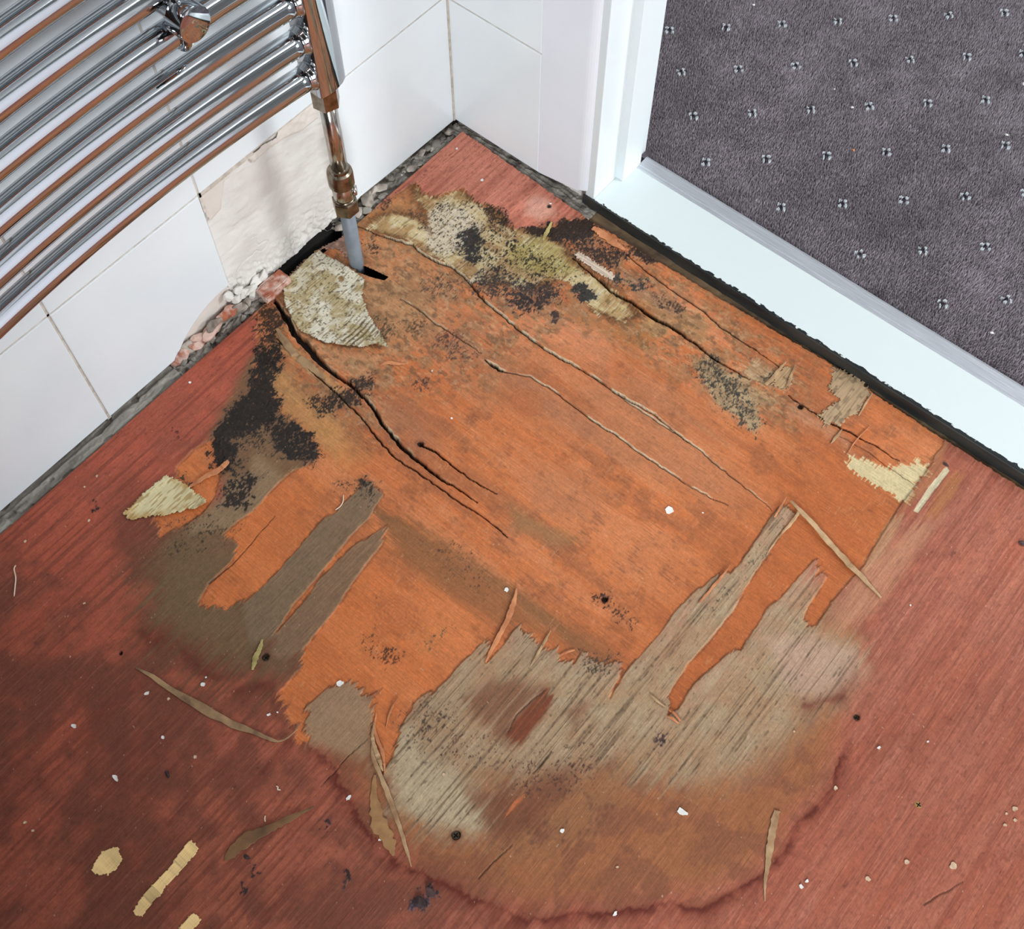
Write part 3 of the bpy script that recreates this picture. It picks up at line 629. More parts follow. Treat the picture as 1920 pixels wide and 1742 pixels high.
    # short bright tool scratches across the grain
    lay(low, (228, 156, 112), 0.5 * sst(0.80, 0.92, vn(x / 1.0, y / 7, 33)) * sst(0.55, 0.7, vn(x / 26, y / 26, 34)))
    # brown feathered rim along the rotten edge
    lay(low, (146, 92, 48), 0.6 * sst(0, 1, np.exp(-np.abs(psd(xs, ys, PALE, 40)) / 6)))

    # ---------------- third veneer
    pal = np.empty((N, 3), np.float32)
    pal[:] = (232, 206, 152)
    lay(pal, (232, 214, 172), 0.8 * sst(0.4, 0.7, fine))
    lay(pal, (186, 140, 86), 0.7 * sst(0.45, 0.66, mid))
    lay(pal, (170, 124, 76), 0.7 * sst(0.5, 0.7, fbm(x / 30, y / 12, 42, 3)))
    lay(pal, (240, 224, 196), 0.9 * sst(-6, 6, psd(xs, ys, PALE_W, 40)))
    lay(pal, (190, 172, 98), 0.8 * sst(-8, 8, psd(xs, ys, PALE_G, 40)))
    lay(pal, (248, 238, 220), 0.6 * sst(0.7, 0.9, f1))
    lay(pal, (120, 96, 52), 0.6 * sst(0.72, 0.9, vn(x / 1.3, y / 7, 41)))
    lay(pal, (150, 104, 56), 0.7 * sst(10, -1, psd(xs, ys, PALE, 40)) * sst(0.35, 0.6, mid))

    # ---------------- which layer lies open
    hole = np.maximum(psd(xT, yT, HOLE, 40), psd(xT, yT, HOLE2, 40))
    ip = psd(x + (g1 - .5) * 9 + (mid - .5) * 8, y + (f1 - .5) * 8 + (fine - .5) * 5, PALE, 40)
    ir = psd(x + ((g1 - .5) * 6 + (g2 - .5) * 12) * (0.3 + 1.4 * fine), y + ((f1 - .5) * 7 + (fine - .5) * 4) * (0.25 + 1.5 * big), PALE_R, 30)
    ist = psd(x, y, STRIP_R, 20)
    jag = (fine - .5) * 1.2
    mh = sst(-0.4, 0.4, hole + jag)
    mp_ = sst(-0.4, 0.6, ip + jag) * mh
    mr_ = sst(-0.8, 1.2, ir + jag * 2)
    ms_ = sst(-0.4, 0.4, ist + jag * .5)
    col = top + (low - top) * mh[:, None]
    lay(col, (96, 58, 40), 0.40 * np.exp(-((hole + jag - 0.9) / 0.9) ** 2) * mh * (mid > .42))
    lay(col, (222, 170, 120), 0.30 * np.exp(-((hole + jag + 0.8) / 0.6) ** 2))
    col = col + (pal - col) * mp_[:, None]
    lay(col, (92, 60, 36), 0.6 * np.exp(-(ip / 2.4) ** 2) * sst(0.40, 0.55, mid) * sst(-200, -150, y))
    lay(col, (240, 222, 172), 0.95 * mr_)
    # worn tan strips by the right end
    for P_, c_ in (([(638.8,-26.7),(643.4,-8.6),(653.7,-22.6),(653.4,-58.7),(646.8,-94.1),(644.0,-50.1)], (196, 132, 88)), ([(644.3,-93.5),(652.8,-97.0),(655.4,-129.2),(657.1,-156.1),(653.7,-174.3),(649.6,-167.6),(647.4,-143.7),(643.3,-113.0)], (206, 164, 120)),
                   ([(661.3,-35.6),(677.0,-33.4),(675.1,-81.0),(665.2,-89.3)], (198, 130, 78)), (WIDE_TAN, (212, 154, 118))):
        lay(col, c_, 0.8 * sst(-2.5, 2.5, psd(xT, y + (f1 - .5) * 16 + (f2 - .5) * 26, P_, 30) * (0.35 if P_[-1] == WIDE_TAN[-1] else 1.0)) * (0.8 + 0.5 * (f1 - .4)).clip(0, 1))
    lay(col, (236, 224, 186), 0.95 * ms_)
    h = -0.9 * mh - 0.7 * mp_ - 0.5 * mr_ - 0.3 * ms_

    # buckling and cracks of the second veneer
    dark = np.zeros(N, np.float32)
    for P_, w0, w1, w2, dep, lf, ln in CRACKS:
        d, sd, al = pld(x + (mid - .5) * 3, y + (vn(x / 5, y * 0 + 1, 51) - .5) * 1.6, P_)
        k = np.nonzero(d < 39)[0]
        if not len(k):
            continue
        dk = d[k]
        ak = al[k]
        w = np.where(ak < 0.5, w0 + (w1 - w0) * ak * 2, w1 + (w2 - w1) * (ak - 0.5) * 2) * 0.72 * (0.8 + 0.4 * vn(x[k] / 6, y[k] / 6, 52))
        far = (sd[k] > 0)
        fade = np.clip(np.minimum(ak, 1 - ak) * 8, 0, 1)
        end = (ak > 0.0005) & (ak < 0.9995)
        inn = sst(w + 0.45, w - 0.25, dk) * end
        h[k] += np.where(far, lf, ln) * np.exp(-(dk / 11) ** 1.4) * fade * (1 - inn) * 0.8
        h[k] -= dep * inn
        dark[k] = np.maximum(dark[k], inn * min(1.0, 0.35 + dep / 4.0))
        if lf > 1:
            pe = np.exp(-((dk - w - 0.7) / 0.6) ** 2) * far * end * fade * sst(0.25, 0.5, vn(x[k] / 14, y[k] / 14, 53))
            col[k] += (np.array((250, 232, 196), np.float32) - col[k]) * (0.95 * pe)[:, None]
    lay(col, (26, 18, 13), 0.92 * dark)

    # mould
    s1 = vn(x / 1.1, y / 2.6, 61) * 0.34 + vn(x / 2.4, y / 2.8, 62) * 0.22 + vn(x / 0.75, y / 0.95, 63) * 0.28 + vn(x / 9, y / 9, 64) * 0.16
    s1 = (s1 - 0.5) * 2.3 + 0.5
    xm = x + (vn(x / 5, y / 5, 65) - .5) * 9 + (grit - .5) * 2
    ym = y + (vn(x / 5, y / 5, 66) - .5) * 9 + (speck - .5) * 6
    for P_, den, w_, c_ in MOULD:
        sd = psd(xm, ym, P_, 40)
        w_ = w_ * 1.5
        k = np.nonzero(sd > -w_ - 2)[0]
        if not len(k):
            continue
        dd = den * sst(-w_, w_ * 0.7, sd[k])
        m = sst(-0.10, 0.16, dd - s1[k]) * sst(0.0, 0.15, dd)
        cc = np.asarray(c_, np.float32) * (0.70 + 0.75 * speck[k] * grit[k] + 0.25 * fine[k])[:, None]
        col[k] += (cc - col[k]) * (0.94 * m)[:, None]
        ha = 0.36 * sst(-w_ * 1.2, w_, sd[k]) * min(1, den) ** 1.6
        col[k] += (np.asarray(c_, np.float32) * 1.4 + 24 - col[k]) * (ha * (1 - m))[:, None]
        h[k] += m * (0.15 + 0.6 * grit[k]) * min(1.0, den)

    # screw and nail holes
    for P_, r_ in HOLES:
        d = np.hypot(x - P_[0][0], y - P_[0][1]) + (fine - .5) * 0.8
        m = sst(r_ + 0.4, r_ - 0.4, d)
        h -= m * 4.0
        lay(col, (28, 20, 16), 0.93 * m)
        lay(col, (96, 56, 40), 0.35 * sst(r_ * 2.2, r_, d))

    # pale specks of dust and paint, and dark crumbs of dirt
    lay(col, (226, 190, 164), 0.8 * sst(0.955, 0.975, vn(x / 1.3, y / 1.3, 71)) * sst(0.55, 0.65, vn(x / 9, y / 9, 72)))
    col *= (0.90 + 0.12 * grit + 0.08 * fine)[:, None]
    # fine relief of the grain
    h += (1 - mh) * ((f1 - .5) * 0.16 + (f2 - .5) * 0.2) + mh * ((g1 - .5) * 0.12 + (g2 - .5) * 0.25 + (g3 - .5) * 0.5)
    h += (big - .5) * 1.0
    cut = (psd(x, y, SLOT, 10) > 0) | (psd(x + (fine - .5) * 5, y + (mid - .5) * 4, GAP, 10) > 0)
    return np.clip(col, 4, 250), h, mh, cut


def floor_height(x, y):
    c, h, m, k = floor_paint(np.array([x], float), np.array([y], float))
    return float(h[0])


def grid_mesh(name, X, Y, Z, quads, col, extra=None):
    me = bpy.data.meshes.new(name)
    n = len(X)
    me.vertices.add(n)
    co = np.empty((n, 3), np.float32)
    co[:, 0] = X
    co[:, 1] = Y
    co[:, 2] = Z
    me.vertices.foreach_set('co', co.ravel())
    q = np.asarray(quads, np.int32)
    me.loops.add(q.size)
    me.polygons.add(len(q))
    me.loops.foreach_set('vertex_index', q.ravel())
    me.polygons.foreach_set('loop_start', np.arange(0, q.size, 4, dtype=np.int32))
    me.polygons.foreach_set('use_smooth', np.ones(len(q), bool))
    a = me.attributes.new('tint', 'FLOAT_COLOR', 'POINT')
    c4 = np.ones((n, 4), np.float32)
    c4[:, :3] = lin(col)
    a.data.foreach_set('color', c4.ravel())
    if extra is not None:
        b = me.attributes.new('layer', 'FLOAT', 'POINT')
        b.data.foreach_set('value', np.asarray(extra, np.float32))
    me.update(calc_edges=True)
    me.validate()
    return me


def tint_material(name, gain=1.0, rough=0.62, bump=0.25):
    """colour from the painted wear and shade map, finer grain from noise along the fibres of the open layer"""
    N = NT(name)
    b = N.b
    b.inputs['Roughness'].default_value = rough
    b.inputs['Specular IOR Level'].default_value = 0.3
    at = N.n('ShaderNodeAttribute', attribute_name='tint')
    ly = N.n('ShaderNodeAttribute', attribute_name='layer')
    tc = N.n('ShaderNodeTexCoord')
    ns = []
    for st in ((1400, 45, 40), (45, 1400, 40)):
        mp = N.n('ShaderNodeMapping')
        mp.inputs['Scale'].default_value = st
        N.l(tc, 'Object', mp, 'Vector')
        nz = N.n('ShaderNodeTexNoise')
        nz.inputs['Scale'].default_value = 1.0
        nz.inputs['Detail'].default_value = 4
        N.l(mp, 'Vector', nz, 'Vector')
        ns.append(nz)
    mx = N.n('ShaderNodeMix', data_type='FLOAT')
    N.l(ly, 'Fac', mx, 'Factor')
    N.l(ns[0], 'Fac', mx, 'A')
    N.l(ns[1], 'Fac', mx, 'B')
    mr = N.n('ShaderNodeMapRange')
    mr.inputs['From Min'].default_value = 0.3
    mr.inputs['From Max'].default_value = 0.7
    mr.inputs['To Min'].default_value = 0.80 * gain
    mr.inputs['To Max'].default_value = 1.20 * gain
    N.l(mx, 'Result', mr, 'Value')
    vm = N.n('ShaderNodeVectorMath', operation='SCALE')
    N.l(at, 'Color', vm, 0)
    N.l(mr, 'Result', vm, 'Scale')
    N.l(vm, 'Vector', b, 'Base Color')
    bp = N.n('ShaderNodeBump')
    bp.inputs['Strength'].default_value = bump
    bp.inputs['Distance'].default_value = 0.0006
    N.l(mx, 'Result', bp, 'Height')
    N.l(bp, 'Normal', b, 'Normal')
    return N.m


M_PLY = tint_material('plywood', gain=0.66)


def build_floor():
    st = 0.76
    B = 20
    x0 = PLY_X0
    y1 = 0.0
    nx = int(2560 / st) // B * B
    ny = int(2170 / st) // B * B
    fine_poly = [(0, -685), (0, 12), (742, 12), (938, -355), (293, -902)]
    bx = np.arange(nx // B)
    by = np.arange(ny // B)
    BX, BY = np.meshgrid(bx, by, indexing='ij')
    cx = (x0 + (BX + .5) * B * st).ravel().astype(np.float32)
    cy = (y1 - (BY + .5) * B * st).ravel().astype(np.float32)
    isf = psd(cx, cy, fine_poly, 60) > 0
    W = ny + 1
    ids = []
    bI = BX.ravel()[isf]
    bJ = BY.ravel()[isf]
    ii, jj = np.meshgrid(np.arange(B), np.arange(B), indexing='ij')
    qi = (bI[:, None] * B + ii.ravel()[None]).ravel()
    qj = (bJ[:, None] * B + jj.ravel()[None]).ravel()
    qf = np.stack([qi * W + qj, qi * W + qj + 1, (qi + 1) * W + qj + 1, (qi + 1) * W + qj], 1)
    mid_poly = [(0, -920), (0, 20), (1020, 20), (1180, -420), (460, -1130)]
    ism = (psd(cx, cy, mid_poly, 60) > 0) & ~isf
    s4 = 4
    ii, jj = np.meshgrid(np.arange(0, B, s4), np.arange(0, B, s4), indexing='ij')
    qi = (BX.ravel()[ism][:, None] * B + ii.ravel()[None]).ravel()
    qj = (BY.ravel()[ism][:, None] * B + jj.ravel()[None]).ravel()
    qm = np.stack([qi * W + qj, qi * W + qj + s4, (qi + s4) * W + qj + s4, (qi + s4) * W + qj], 1)
    qf = np.concatenate([qf, qm])
    isf = isf | ism
    cI = BX.ravel()[~isf] * B
    cJ = BY.ravel()[~isf] * B
    qc = np.stack([cI * W + cJ, cI * W + cJ + B, (cI + B) * W + cJ + B, (cI + B) * W + cJ], 1)
    q = np.concatenate([qf, qc]).astype(np.int64)
    used, inv = np.unique(q, return_inverse=True)
    q = inv.reshape(q.shape)
    X = x0 + (used // W) * st
    Y = y1 - (used % W) * st
    keep = Y <= edge_y(X) + (vn(X / 3, X * 0, 91) - .5) * 1.6
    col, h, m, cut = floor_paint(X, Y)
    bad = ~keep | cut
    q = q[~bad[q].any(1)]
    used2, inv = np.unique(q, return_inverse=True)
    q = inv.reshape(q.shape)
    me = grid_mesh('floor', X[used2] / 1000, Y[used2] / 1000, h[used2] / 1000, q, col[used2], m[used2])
    o = link('floor', me, M_PLY)
    o['kind'] = 'structure'
    o['label'] = 'water-damaged red plywood floor with its peeled orange layer and black mould'
    return o


FLOOR = build_floor()


def patch(name, poly, zfn, parent=None, step=0.8, thick=0.7, cfn=None, jag=1.0, mm=None, layer=0.0):
    """a thin curled piece of veneer cut to an outline (mm), z from zfn(x, y) in mm"""
    P = np.array(poly, float)
    lo = P.min(0) - 3
    hi = P.max(0) + 3
    ax = np.arange(lo[0], hi[0], step)
    ay = np.arange(lo[1], hi[1], step)
    GX, GY = np.meshgrid(ax, ay, indexing='ij')
    W = GX.shape[1]
    X = GX.ravel().astype(np.float32)
    Y = GY.ravel().astype(np.float32)
    sd = psd(X + (vn(X / 9, Y / 1.1, 3) - .5) * 3 * jag, Y + (vn(X / 1.1, Y / 9, 4) - .5) * 4 * jag, P, 30)
    ok = sd > 0
    i, j = np.nonzero(np.ones((GX.shape[0] - 1, W - 1), bool))
    q = np.stack([i * W + j, (i + 1) * W + j, (i + 1) * W + j + 1, i * W + j + 1], 1)
    q = q[ok[q].all(1)]
    u, inv = np.unique(q, return_inverse=True)
    q = inv.reshape(q.shape)
    X = X[u]
    Y = Y[u]
    Z = zfn(X, Y, sd[u])
    col = cfn(X, Y, sd[u])
    n = len(X)
    e = np.concatenate([q[:, [0, 1]], q[:, [1, 2]], q[:, [2, 3]], q[:, [3, 0]]])
    key = np.sort(e, 1)
    kk = key[:, 0] * n + key[:, 1]
    uq, idx, cnt = np.unique(kk, return_index=True, return_counts=True)
    be = e[idx[cnt == 1]]
    side = np.stack([be[:, 1], be[:, 0], be[:, 0] + n, be[:, 1] + n], 1)
    allq = np.concatenate([q, side])
    me = grid_mesh(name, np.concatenate([X, X]) / 1000, np.concatenate([Y, Y]) / 1000, np.concatenate([Z, Z - thick]) / 1000, allq,
                   np.concatenate([col, col * 0.8]), np.full(2 * n, layer))
    o = link(name, me, mm or M_PLY, parent)
    return o

# ------------------------------------------------------------------ materials
M_TILE = mat('glazed_tile', (228, 235, 238), (221, 229, 233), scale=9, rough=0.22, bump=0.03, bscale=16)
M_GROUT = mat('grout', (176, 166, 152), (206, 200, 190), scale=120, rough=0.9, bump=0.4)
M_PLASTER = mat('plaster', (216, 213, 207), (198, 193, 186), scale=16, rough=0.95, bump=1.0, bscale=70, lo=0.4, hi=0.7)
M_BEIGE = mat('skim_plaster', (216, 209, 200), (205, 197, 188), scale=30, rough=0.9, bump=0.2)
M_MORTAR = mat('mortar', (196, 186, 174), (104, 92, 82), scale=55, rough=0.95, bump=1.0, bscale=160)
M_DIRT = mat('dirty_concrete', (158, 152, 142), (84, 78, 72), scale=60, stretch=(1, .35, 1), rough=0.95, bump=1.0, bscale=120)
M_BRICK = mat('broken_brick', (206, 176, 162), (160, 92, 68), scale=75, rough=0.95, bump=0.8, bscale=150, lo=.42, hi=.58)
M_PAINT = mat('white_gloss_paint', (216, 224, 226), (212, 220, 222), scale=6, rough=0.32, bump=0.02, bscale=30)
M_WALLPAINT = mat('white_wall_paint', (226, 230, 238), (220, 225, 232), scale=8, rough=0.5, bump=0.12, bscale=60)
M_CEIL = mat('ceiling_white', (235, 235, 232), rough=0.9)
M_GREYWALL = mat('far_room_wall', (150, 152, 152), (140, 142, 143), scale=3, rough=0.8)
M_WALLSHADE = mat('wall_shade_grey', (92, 98, 96), (84, 90, 88), scale=5, rough=0.6)  # dark tone stands in for shade on the upper wall
M_VOIDSHADE = mat('void_shade', (14, 12, 11), (24, 20, 17), scale=30, rough=1.0)  # near-black stands in for the shade inside gaps and recesses
M_CHROME = mat('chrome', (192, 196, 199), (186, 190, 194), scale=14, rough=0.05, metal=1.0)
M_PIPECHROME = mat('tarnished_chrome', (196, 190, 182), (156, 142, 128), scale=90, rough=0.16, metal=1.0, bump=0.08, lo=.45, hi=.75)
M_NUT = mat('tarnished_brass', (158, 148, 132), (112, 100, 84), scale=120, rough=0.25, metal=1.0, bump=0.15)
M_GREYPIPE = mat('grey_plastic', (124, 134, 142), (112, 121, 130), scale=70, rough=0.5, bump=0.05)
M_ALU = mat('brushed_aluminium', (214, 218, 224), (190, 194, 202), scale=30, stretch=(1, 40, 40), rough=0.38, metal=0.55)
M_BATTEN = mat('rough_batten', (136, 112, 80), (84, 66, 50), scale=50, stretch=(.25, 1, 1), rough=0.9, bump=0.6)


def smoothed(name, pts):
    return pts


# ------------------------------------------------------------------ left wall
wall_left = from_bm('wall_left', box_bm(-0.12, -0.0095, -2.2, 0.0, -0.09, 2.35), M_PLASTER)
wall_left['kind'] = 'structure'
wall_left['label'] = 'white tiled wall behind the towel radiator, one tile missing'

TH = 0.0085
TX0, TX1 = -0.0092, 0.0


def tile_left(y0, y1, z0, z1, hole=None, notch=None):
    g = 0.0011
    y0, y1, z0, z1 = y0 + g, y1 - g, z0 + g, z1 - g
    if hole:
        cy, cz, r = hole
        pts = [(y0, z0)]
        a0 = math.acos(max(-1, min(1, (y0 - cy) / r)))
        # arc from the bottom edge up to the right edge
        ab = math.pi - math.asin((z0 - cz) / r)
        ae = math.acos((y1 - cy) / r)
        for k in range(15):
            a = ab + (ae - ab) * k / 14
            pts.append((cy + r * math.cos(a), cz + r * math.sin(a)))
        pts += [(y1, z1), (y0, z1)]
    else:
        pts = notch or [(y0, z0), (y1, z0), (y1, z1), (y0, z1)]
    return from_bm('tile', prism_bm(pts, 0, TX0, TX1, bev=0.0009), M_TILE, wall_left)


YS = [-2.068 + 0.173 * k for k in range(12)] + [0.0]
YS = [round(v, 4) for v in YS]          # ... -0.684 -0.511 -0.338 -0.165 0
ZS = [0.0025, 0.1745, 0.3475, 0.5205, 0.6935, 0.8665]
for zi in range(5):
    for yi in range(len(YS) - 1):
        y0, y1, z0, z1 = YS[yi], YS[yi + 1], ZS[zi], ZS[zi + 1]
        if y1 < -1.3:
            continue
        if zi == 0 and abs(y0 + 0.338) < 0.01:
            continue                                        # the missing tile
        if zi == 0 and abs(y0 + 0.511) < 0.01:
            tile_left(y0, y1, z0, z1, hole=(-0.3455, -0.055, 0.0965))
        elif zi == 0 and yi == len(YS) - 2:
            tile_left(y0, y1, 0, 0, notch=[(y0 + .0015, 0.009), (-0.135, 0.0075), (-0.10, 0.0055), (-0.0012, 0.0022), (-0.0012, z1 - .001), (y0 + .0012, z1 - .001)])
        else:
            tile_left(y0, y1, z0, z1)
bm = bmesh.new()
for z in ZS[1:]:
    box_bm(-0.0095, -0.0012, -1.3, -0.001, z - 0.0013, z + 0.0013, bm=bm)
for y in YS:
    if y < -1.3 or y > -0.01:
        continue
    lo = 0.0 if y < -0.4 else 0.1745
    box_bm(-0.0095, -0.0012, y - 0.0013, y + 0.0013, lo, 0.87, bm=bm)
for (y0, z0, y1, z1, r) in ((-0.3385, 0.15, -0.3355, 0.176, 0.002), (-0.513, 0.001, -0.5085, 0.01, 0.001), (-0.338, 0.17, -0.27, 0.1765, 0.0)):
    box_bm(-0.0095, -0.0006, y0, y1, z0, z1, bm=bm)
box_bm(-0.0095, 0.0013, -0.0014, 0.0010, 0.003, 0.87, bm=bm)
from_bm('grout', bm, M_GROUT, wall_left)
from_bm('gap_shade_box', box_bm(-0.0094, -0.0012, -0.300, -0.185, -0.088, -0.0045), M_VOIDSHADE, wall_left)  # added dark box, paints the shade in the gap over pale plaster
# upper wall above the modelled tiles
o = from_bm('shade_field', box_bm(-0.0095, -0.0004, -2.2, -0.001, 0.868, 2.35), M_WALLSHADE, wall_left)  # unseen, darkened as painted shade for the bands mirrored in the chrome
o = from_bm('tiled_field', box_bm(-0.0095, -0.0004, -2.2, -1.306, 0.0, 0.866), M_TILE, wall_left)


def relief_panel(name, poly, xfn, m, parent, step=0.002, x_base=-0.0098):
    """rough plaster in a wall opening: outline in (y, z) mm"""
    P = np.array(poly, float)
    lo = P.min(0)
    hi = P.max(0)
    ay = np.arange(lo[0], hi[0] + step * 1000, step * 1000)
    az = np.arange(lo[1], hi[1] + step * 1000, step * 1000)
    GY, GZ = np.meshgrid(ay, az, indexing='ij')
    Y = GY.ravel().astype(np.float32)
    Z = GZ.ravel().astype(np.float32)
    sd = psd(Y, Z, P, 30)
    X = xfn(Y, Z, sd)
    W = GY.shape[1]
    i, j = np.nonzero(np.ones((GY.shape[0] - 1, W - 1), bool))
    q = np.stack([i * W + j, (i + 1) * W + j, (i + 1) * W + j + 1, i * W + j + 1], 1)
    q = q[(sd > 0)[q].all(1)]
    u, inv = np.unique(q, return_inverse=True)
    q = inv.reshape(q.shape)
    me = grid_mesh(name, X[u] / 1000, Y[u] / 1000, Z[u] / 1000, q, np.full((len(u), 3), 220.0))
    return link(name, me, m, parent)


def plaster_x(Y, Z, sd):
    n = fbm(Y / 28, Z / 16, 101, 3)
    n2 = fbm(Y / 5, Z / 5, 102, 2)
    tro = vn(Y / 60, Z / 3.5 + Y / 14, 103)
    low = sst(55, 8, Z + (n - .5) * 30)
    edge = sst(14, 0, -Y - 165 + (n2 - .5) * 8)
    x = -5.6 + (n - .5) * 2.6 + (tro - .5) * 0.35 + (n2 - .5) * 0.3 + low * (1.6 + (n2 - .5) * 5.0) + edge * (1.2 + (n2 - .5) * 4)
    cr = np.abs(fbm(Y / 22, Z / 30, 104, 2) - 0.5)
    x -= 2.2 * sst(0.012, 0.002, cr) * sst(90, 20, Z + Y * .2 + 60)
    return x


relief_panel('plaster_patch', [(-339, -2), (-150, 4), (-150, 190), (-339, 190)], plaster_x, M_PLASTER, wall_left, step=0.0009)
# thin skim left by the tile's adhesive along the top of the gap
relief_panel('adhesive_skim', [(-346.3,175.5),(-321.3,171.4),(-303.5,168.8),(-310.3,154.5),(-318.6,135.8),(-334.8,131.6),(-337.1,152.6)], lambda Y, Z, sd: -3.6 + 0 * Y + np.minimum(sd, 3) * .4, M_BEIGE, wall_left, step=0.0012)
relief_panel('adhesive_skim', [(-275.3,167.7),(-254.1,169.9),(-241.0,166.4),(-232.0,174.5),(-210.4,176.8),(-188.8,171.0),(-183.0,163.8),(-187.3,149.7),(-209.3,149.3),(-229.2,156.8),(-253.1,160.0),(-271.2,157.2)], lambda Y, Z, sd: -3.4 + (fbm(Y / 6, Z / 6, 4, 2) - .5) * 2 + np.minimum(sd, 3) * .4, M_BEIGE, wall_left, step=0.0010)
# back of the round cut-out at the foot of the next tile
relief_panel('skim_plaster', [(-436, -12), (-335, -12), (-335, 45), (-436, 45)], lambda Y, Z, sd: -6.0 + (fbm(Y / 30, Z / 30, 5, 2) - .5) * 1.5, M_BEIGE, wall_left, step=0.003)


def chunk_bm(c, s, seed, rot=0.0, sub=3):
    """an angular broken lump: a sphere cut by random planes"""
    rnd = random.Random(seed)
    bm = bmesh.new()
    bmesh.ops.create_icosphere(bm, subdivisions=sub, radius=1.0)
    k = [(Vector((rnd.uniform(-1, 1), rnd.uniform(-1, 1), rnd.uniform(-1, 1))).normalized(), rnd.uniform(0.38, 0.72)) for _ in range(13)]
    for v in bm.verts:
        d = v.co.normalized()
        r = 1.0
        for n, h in k:
            q = d.dot(n)
            if q > 0 and r * q > h:
                r = h / q
        p = d * r * 1.35 * (1 + rnd.uniform(-.03, .03))
        p = Vector((p.x * s[0], p.y * s[1], p.z * s[2]))
        ca, sa = math.cos(rot), math.sin(rot)
        v.co = Vector((c[0] + p.x, c[1] + p.y * ca - p.z * sa, c[2] + p.y * sa + p.z * ca))
    return bm


# mortar, brick and rubble at the foot of the left wall
CH = [(-416.7,-1.8),(-407.5,4.1),(-398.0,1.9),(-388.8,3.0),(-377.7,5.8),(-369.0,7.6),(-359.6,6.7),(-349.9,9.3),(-341.5,6.9),(-336.2,15.1),(-327.4,16.9),(-318.2,14.6),(-309.1,14.4),(-301.2,15.4),(-336.6,-7.9),(-325.3,-5.8),(-314.1,-4.4),(-319.0,6.2),(-343.4,26.4),(-329.9,26.8)]
CM = 'BMBBBMBBMPPPPPMMMPPP'
for i, ((y, z), m) in enumerate(zip(CH, CM)):
    k_ = random.Random(900 + i)
    s = (k_.uniform(0.005, 0.008), k_.uniform(0.010, 0.014), k_.uniform(0.0065, 0.0095))
    if i > 13:
        s = (0.006, 0.008, 0.006)
    if m == 'P':
        s = tuple(v * 0.72 for v in s)
    from_bm('mortar_chunk', chunk_bm((0.000 + 0.0012 * (i % 3), y / 1000, max(z, 1) / 1000), s, 40 + i, rot=k_.uniform(-.4, .4)), {'B': M_BRICK, 'M': M_MORTAR, 'P': M_PLASTER}[m], wall_left)
# broken screed filling the gap between wall and plywood


M_SCREED = mat('grey_screed', (164, 160, 150), (112, 106, 98), scale=40, stretch=(3, .5, 1), rough=0.95, bump=0.8, bscale=120)


def gap_strip(name, y0, y1, m, seed, parent, w=0.0175, flat=False):
    st = 0.8
    ay = np.arange(y0 * 1000, y1 * 1000, st)
    ax = np.arange(-9, w * 1000 + 1, st)
    GX, GY = np.meshgrid(ax, ay, indexing='ij')
    X = GX.ravel().astype(np.float32)
    Y = GY.ravel().astype(np.float32)
    n = fbm(X / 5, Y / 9, seed, 3)
    c = fbm(X / 2.2, Y / 2.2, seed + 1, 2)
    Z = -3.0 + (n - .5) * 6 + (c - .5) * 2.4 - 4.5 * sst(0.60, 0.68, vn(X / 6, Y / 8, seed + 2)) - 3.0 * sst(12, 17, X)
    if flat:
        Z = -1.2 + (n - .5) * 2.2 + (c - .5) * 0.9 - 3.0 * sst(0.70, 0.76, vn(X / 7, Y / 16, seed + 2)) - 4.0 * sst(13.5, 16, X) - 2.0 * sst(3, 0, X)
    W = GX.shape[1]
    i, j = np.nonzero(np.ones((GX.shape[0] - 1, W - 1), bool))
    q = np.stack([i * W + j, (i + 1) * W + j, (i + 1) * W + j + 1, i * W + j + 1], 1)
    gapcut = psd(X, Y, GAP, 20) > 0
    q = q[~gapcut[q].any(1)]
    u, inv = np.unique(q, return_inverse=True)
    q = inv.reshape(q.shape)
    me = grid_mesh(name, X[u] / 1000, Y[u] / 1000, Z[u] / 1000, q, np.full((len(u), 3), 100.0))
    return link(name, me, m, parent)


gap_strip('gap_rubble', -0.205, 0.0, M_DIRT, 121, wall_left)
gap_strip('gap_rubble', -0.430, -0.275, M_DIRT, 131, wall_left)
gap_strip('gap_screed', -1.3, -0.430, M_SCREED, 141, wall_left, flat=True)
rr = random.Random(5)
for i in range(34):
    y = rr.uniform(-0.195, -0.012) if i < 26 else rr.uniform(-0.42, -0.31)
    s = rr.uniform(0.0025, 0.0055)
    from_bm('mortar_lump', chunk_bm((rr.uniform(0.002, 0.012), y, rr.uniform(-0.004, -0.0005)), (s, s * rr.uniform(.9, 1.6), s * .7), 300 + i, sub=2), M_DIRT if i % 3 else M_MORTAR, wall_left)
for i, (px, s) in enumerate(zip([(3.5,-146.8),(-0.8,-133.7),(7.3,-165.9),(3.3,-176.0),(6.9,-192.2),(3.1,-122.5)], (.008, .006, .006, .007, .006, .006))):
    from_bm('mortar_chunk', chunk_bm((px[0] / 1000, px[1] / 1000, 0.0), (s, s * 1.2, s * .7), 500 + i), M_MORTAR, wall_left)

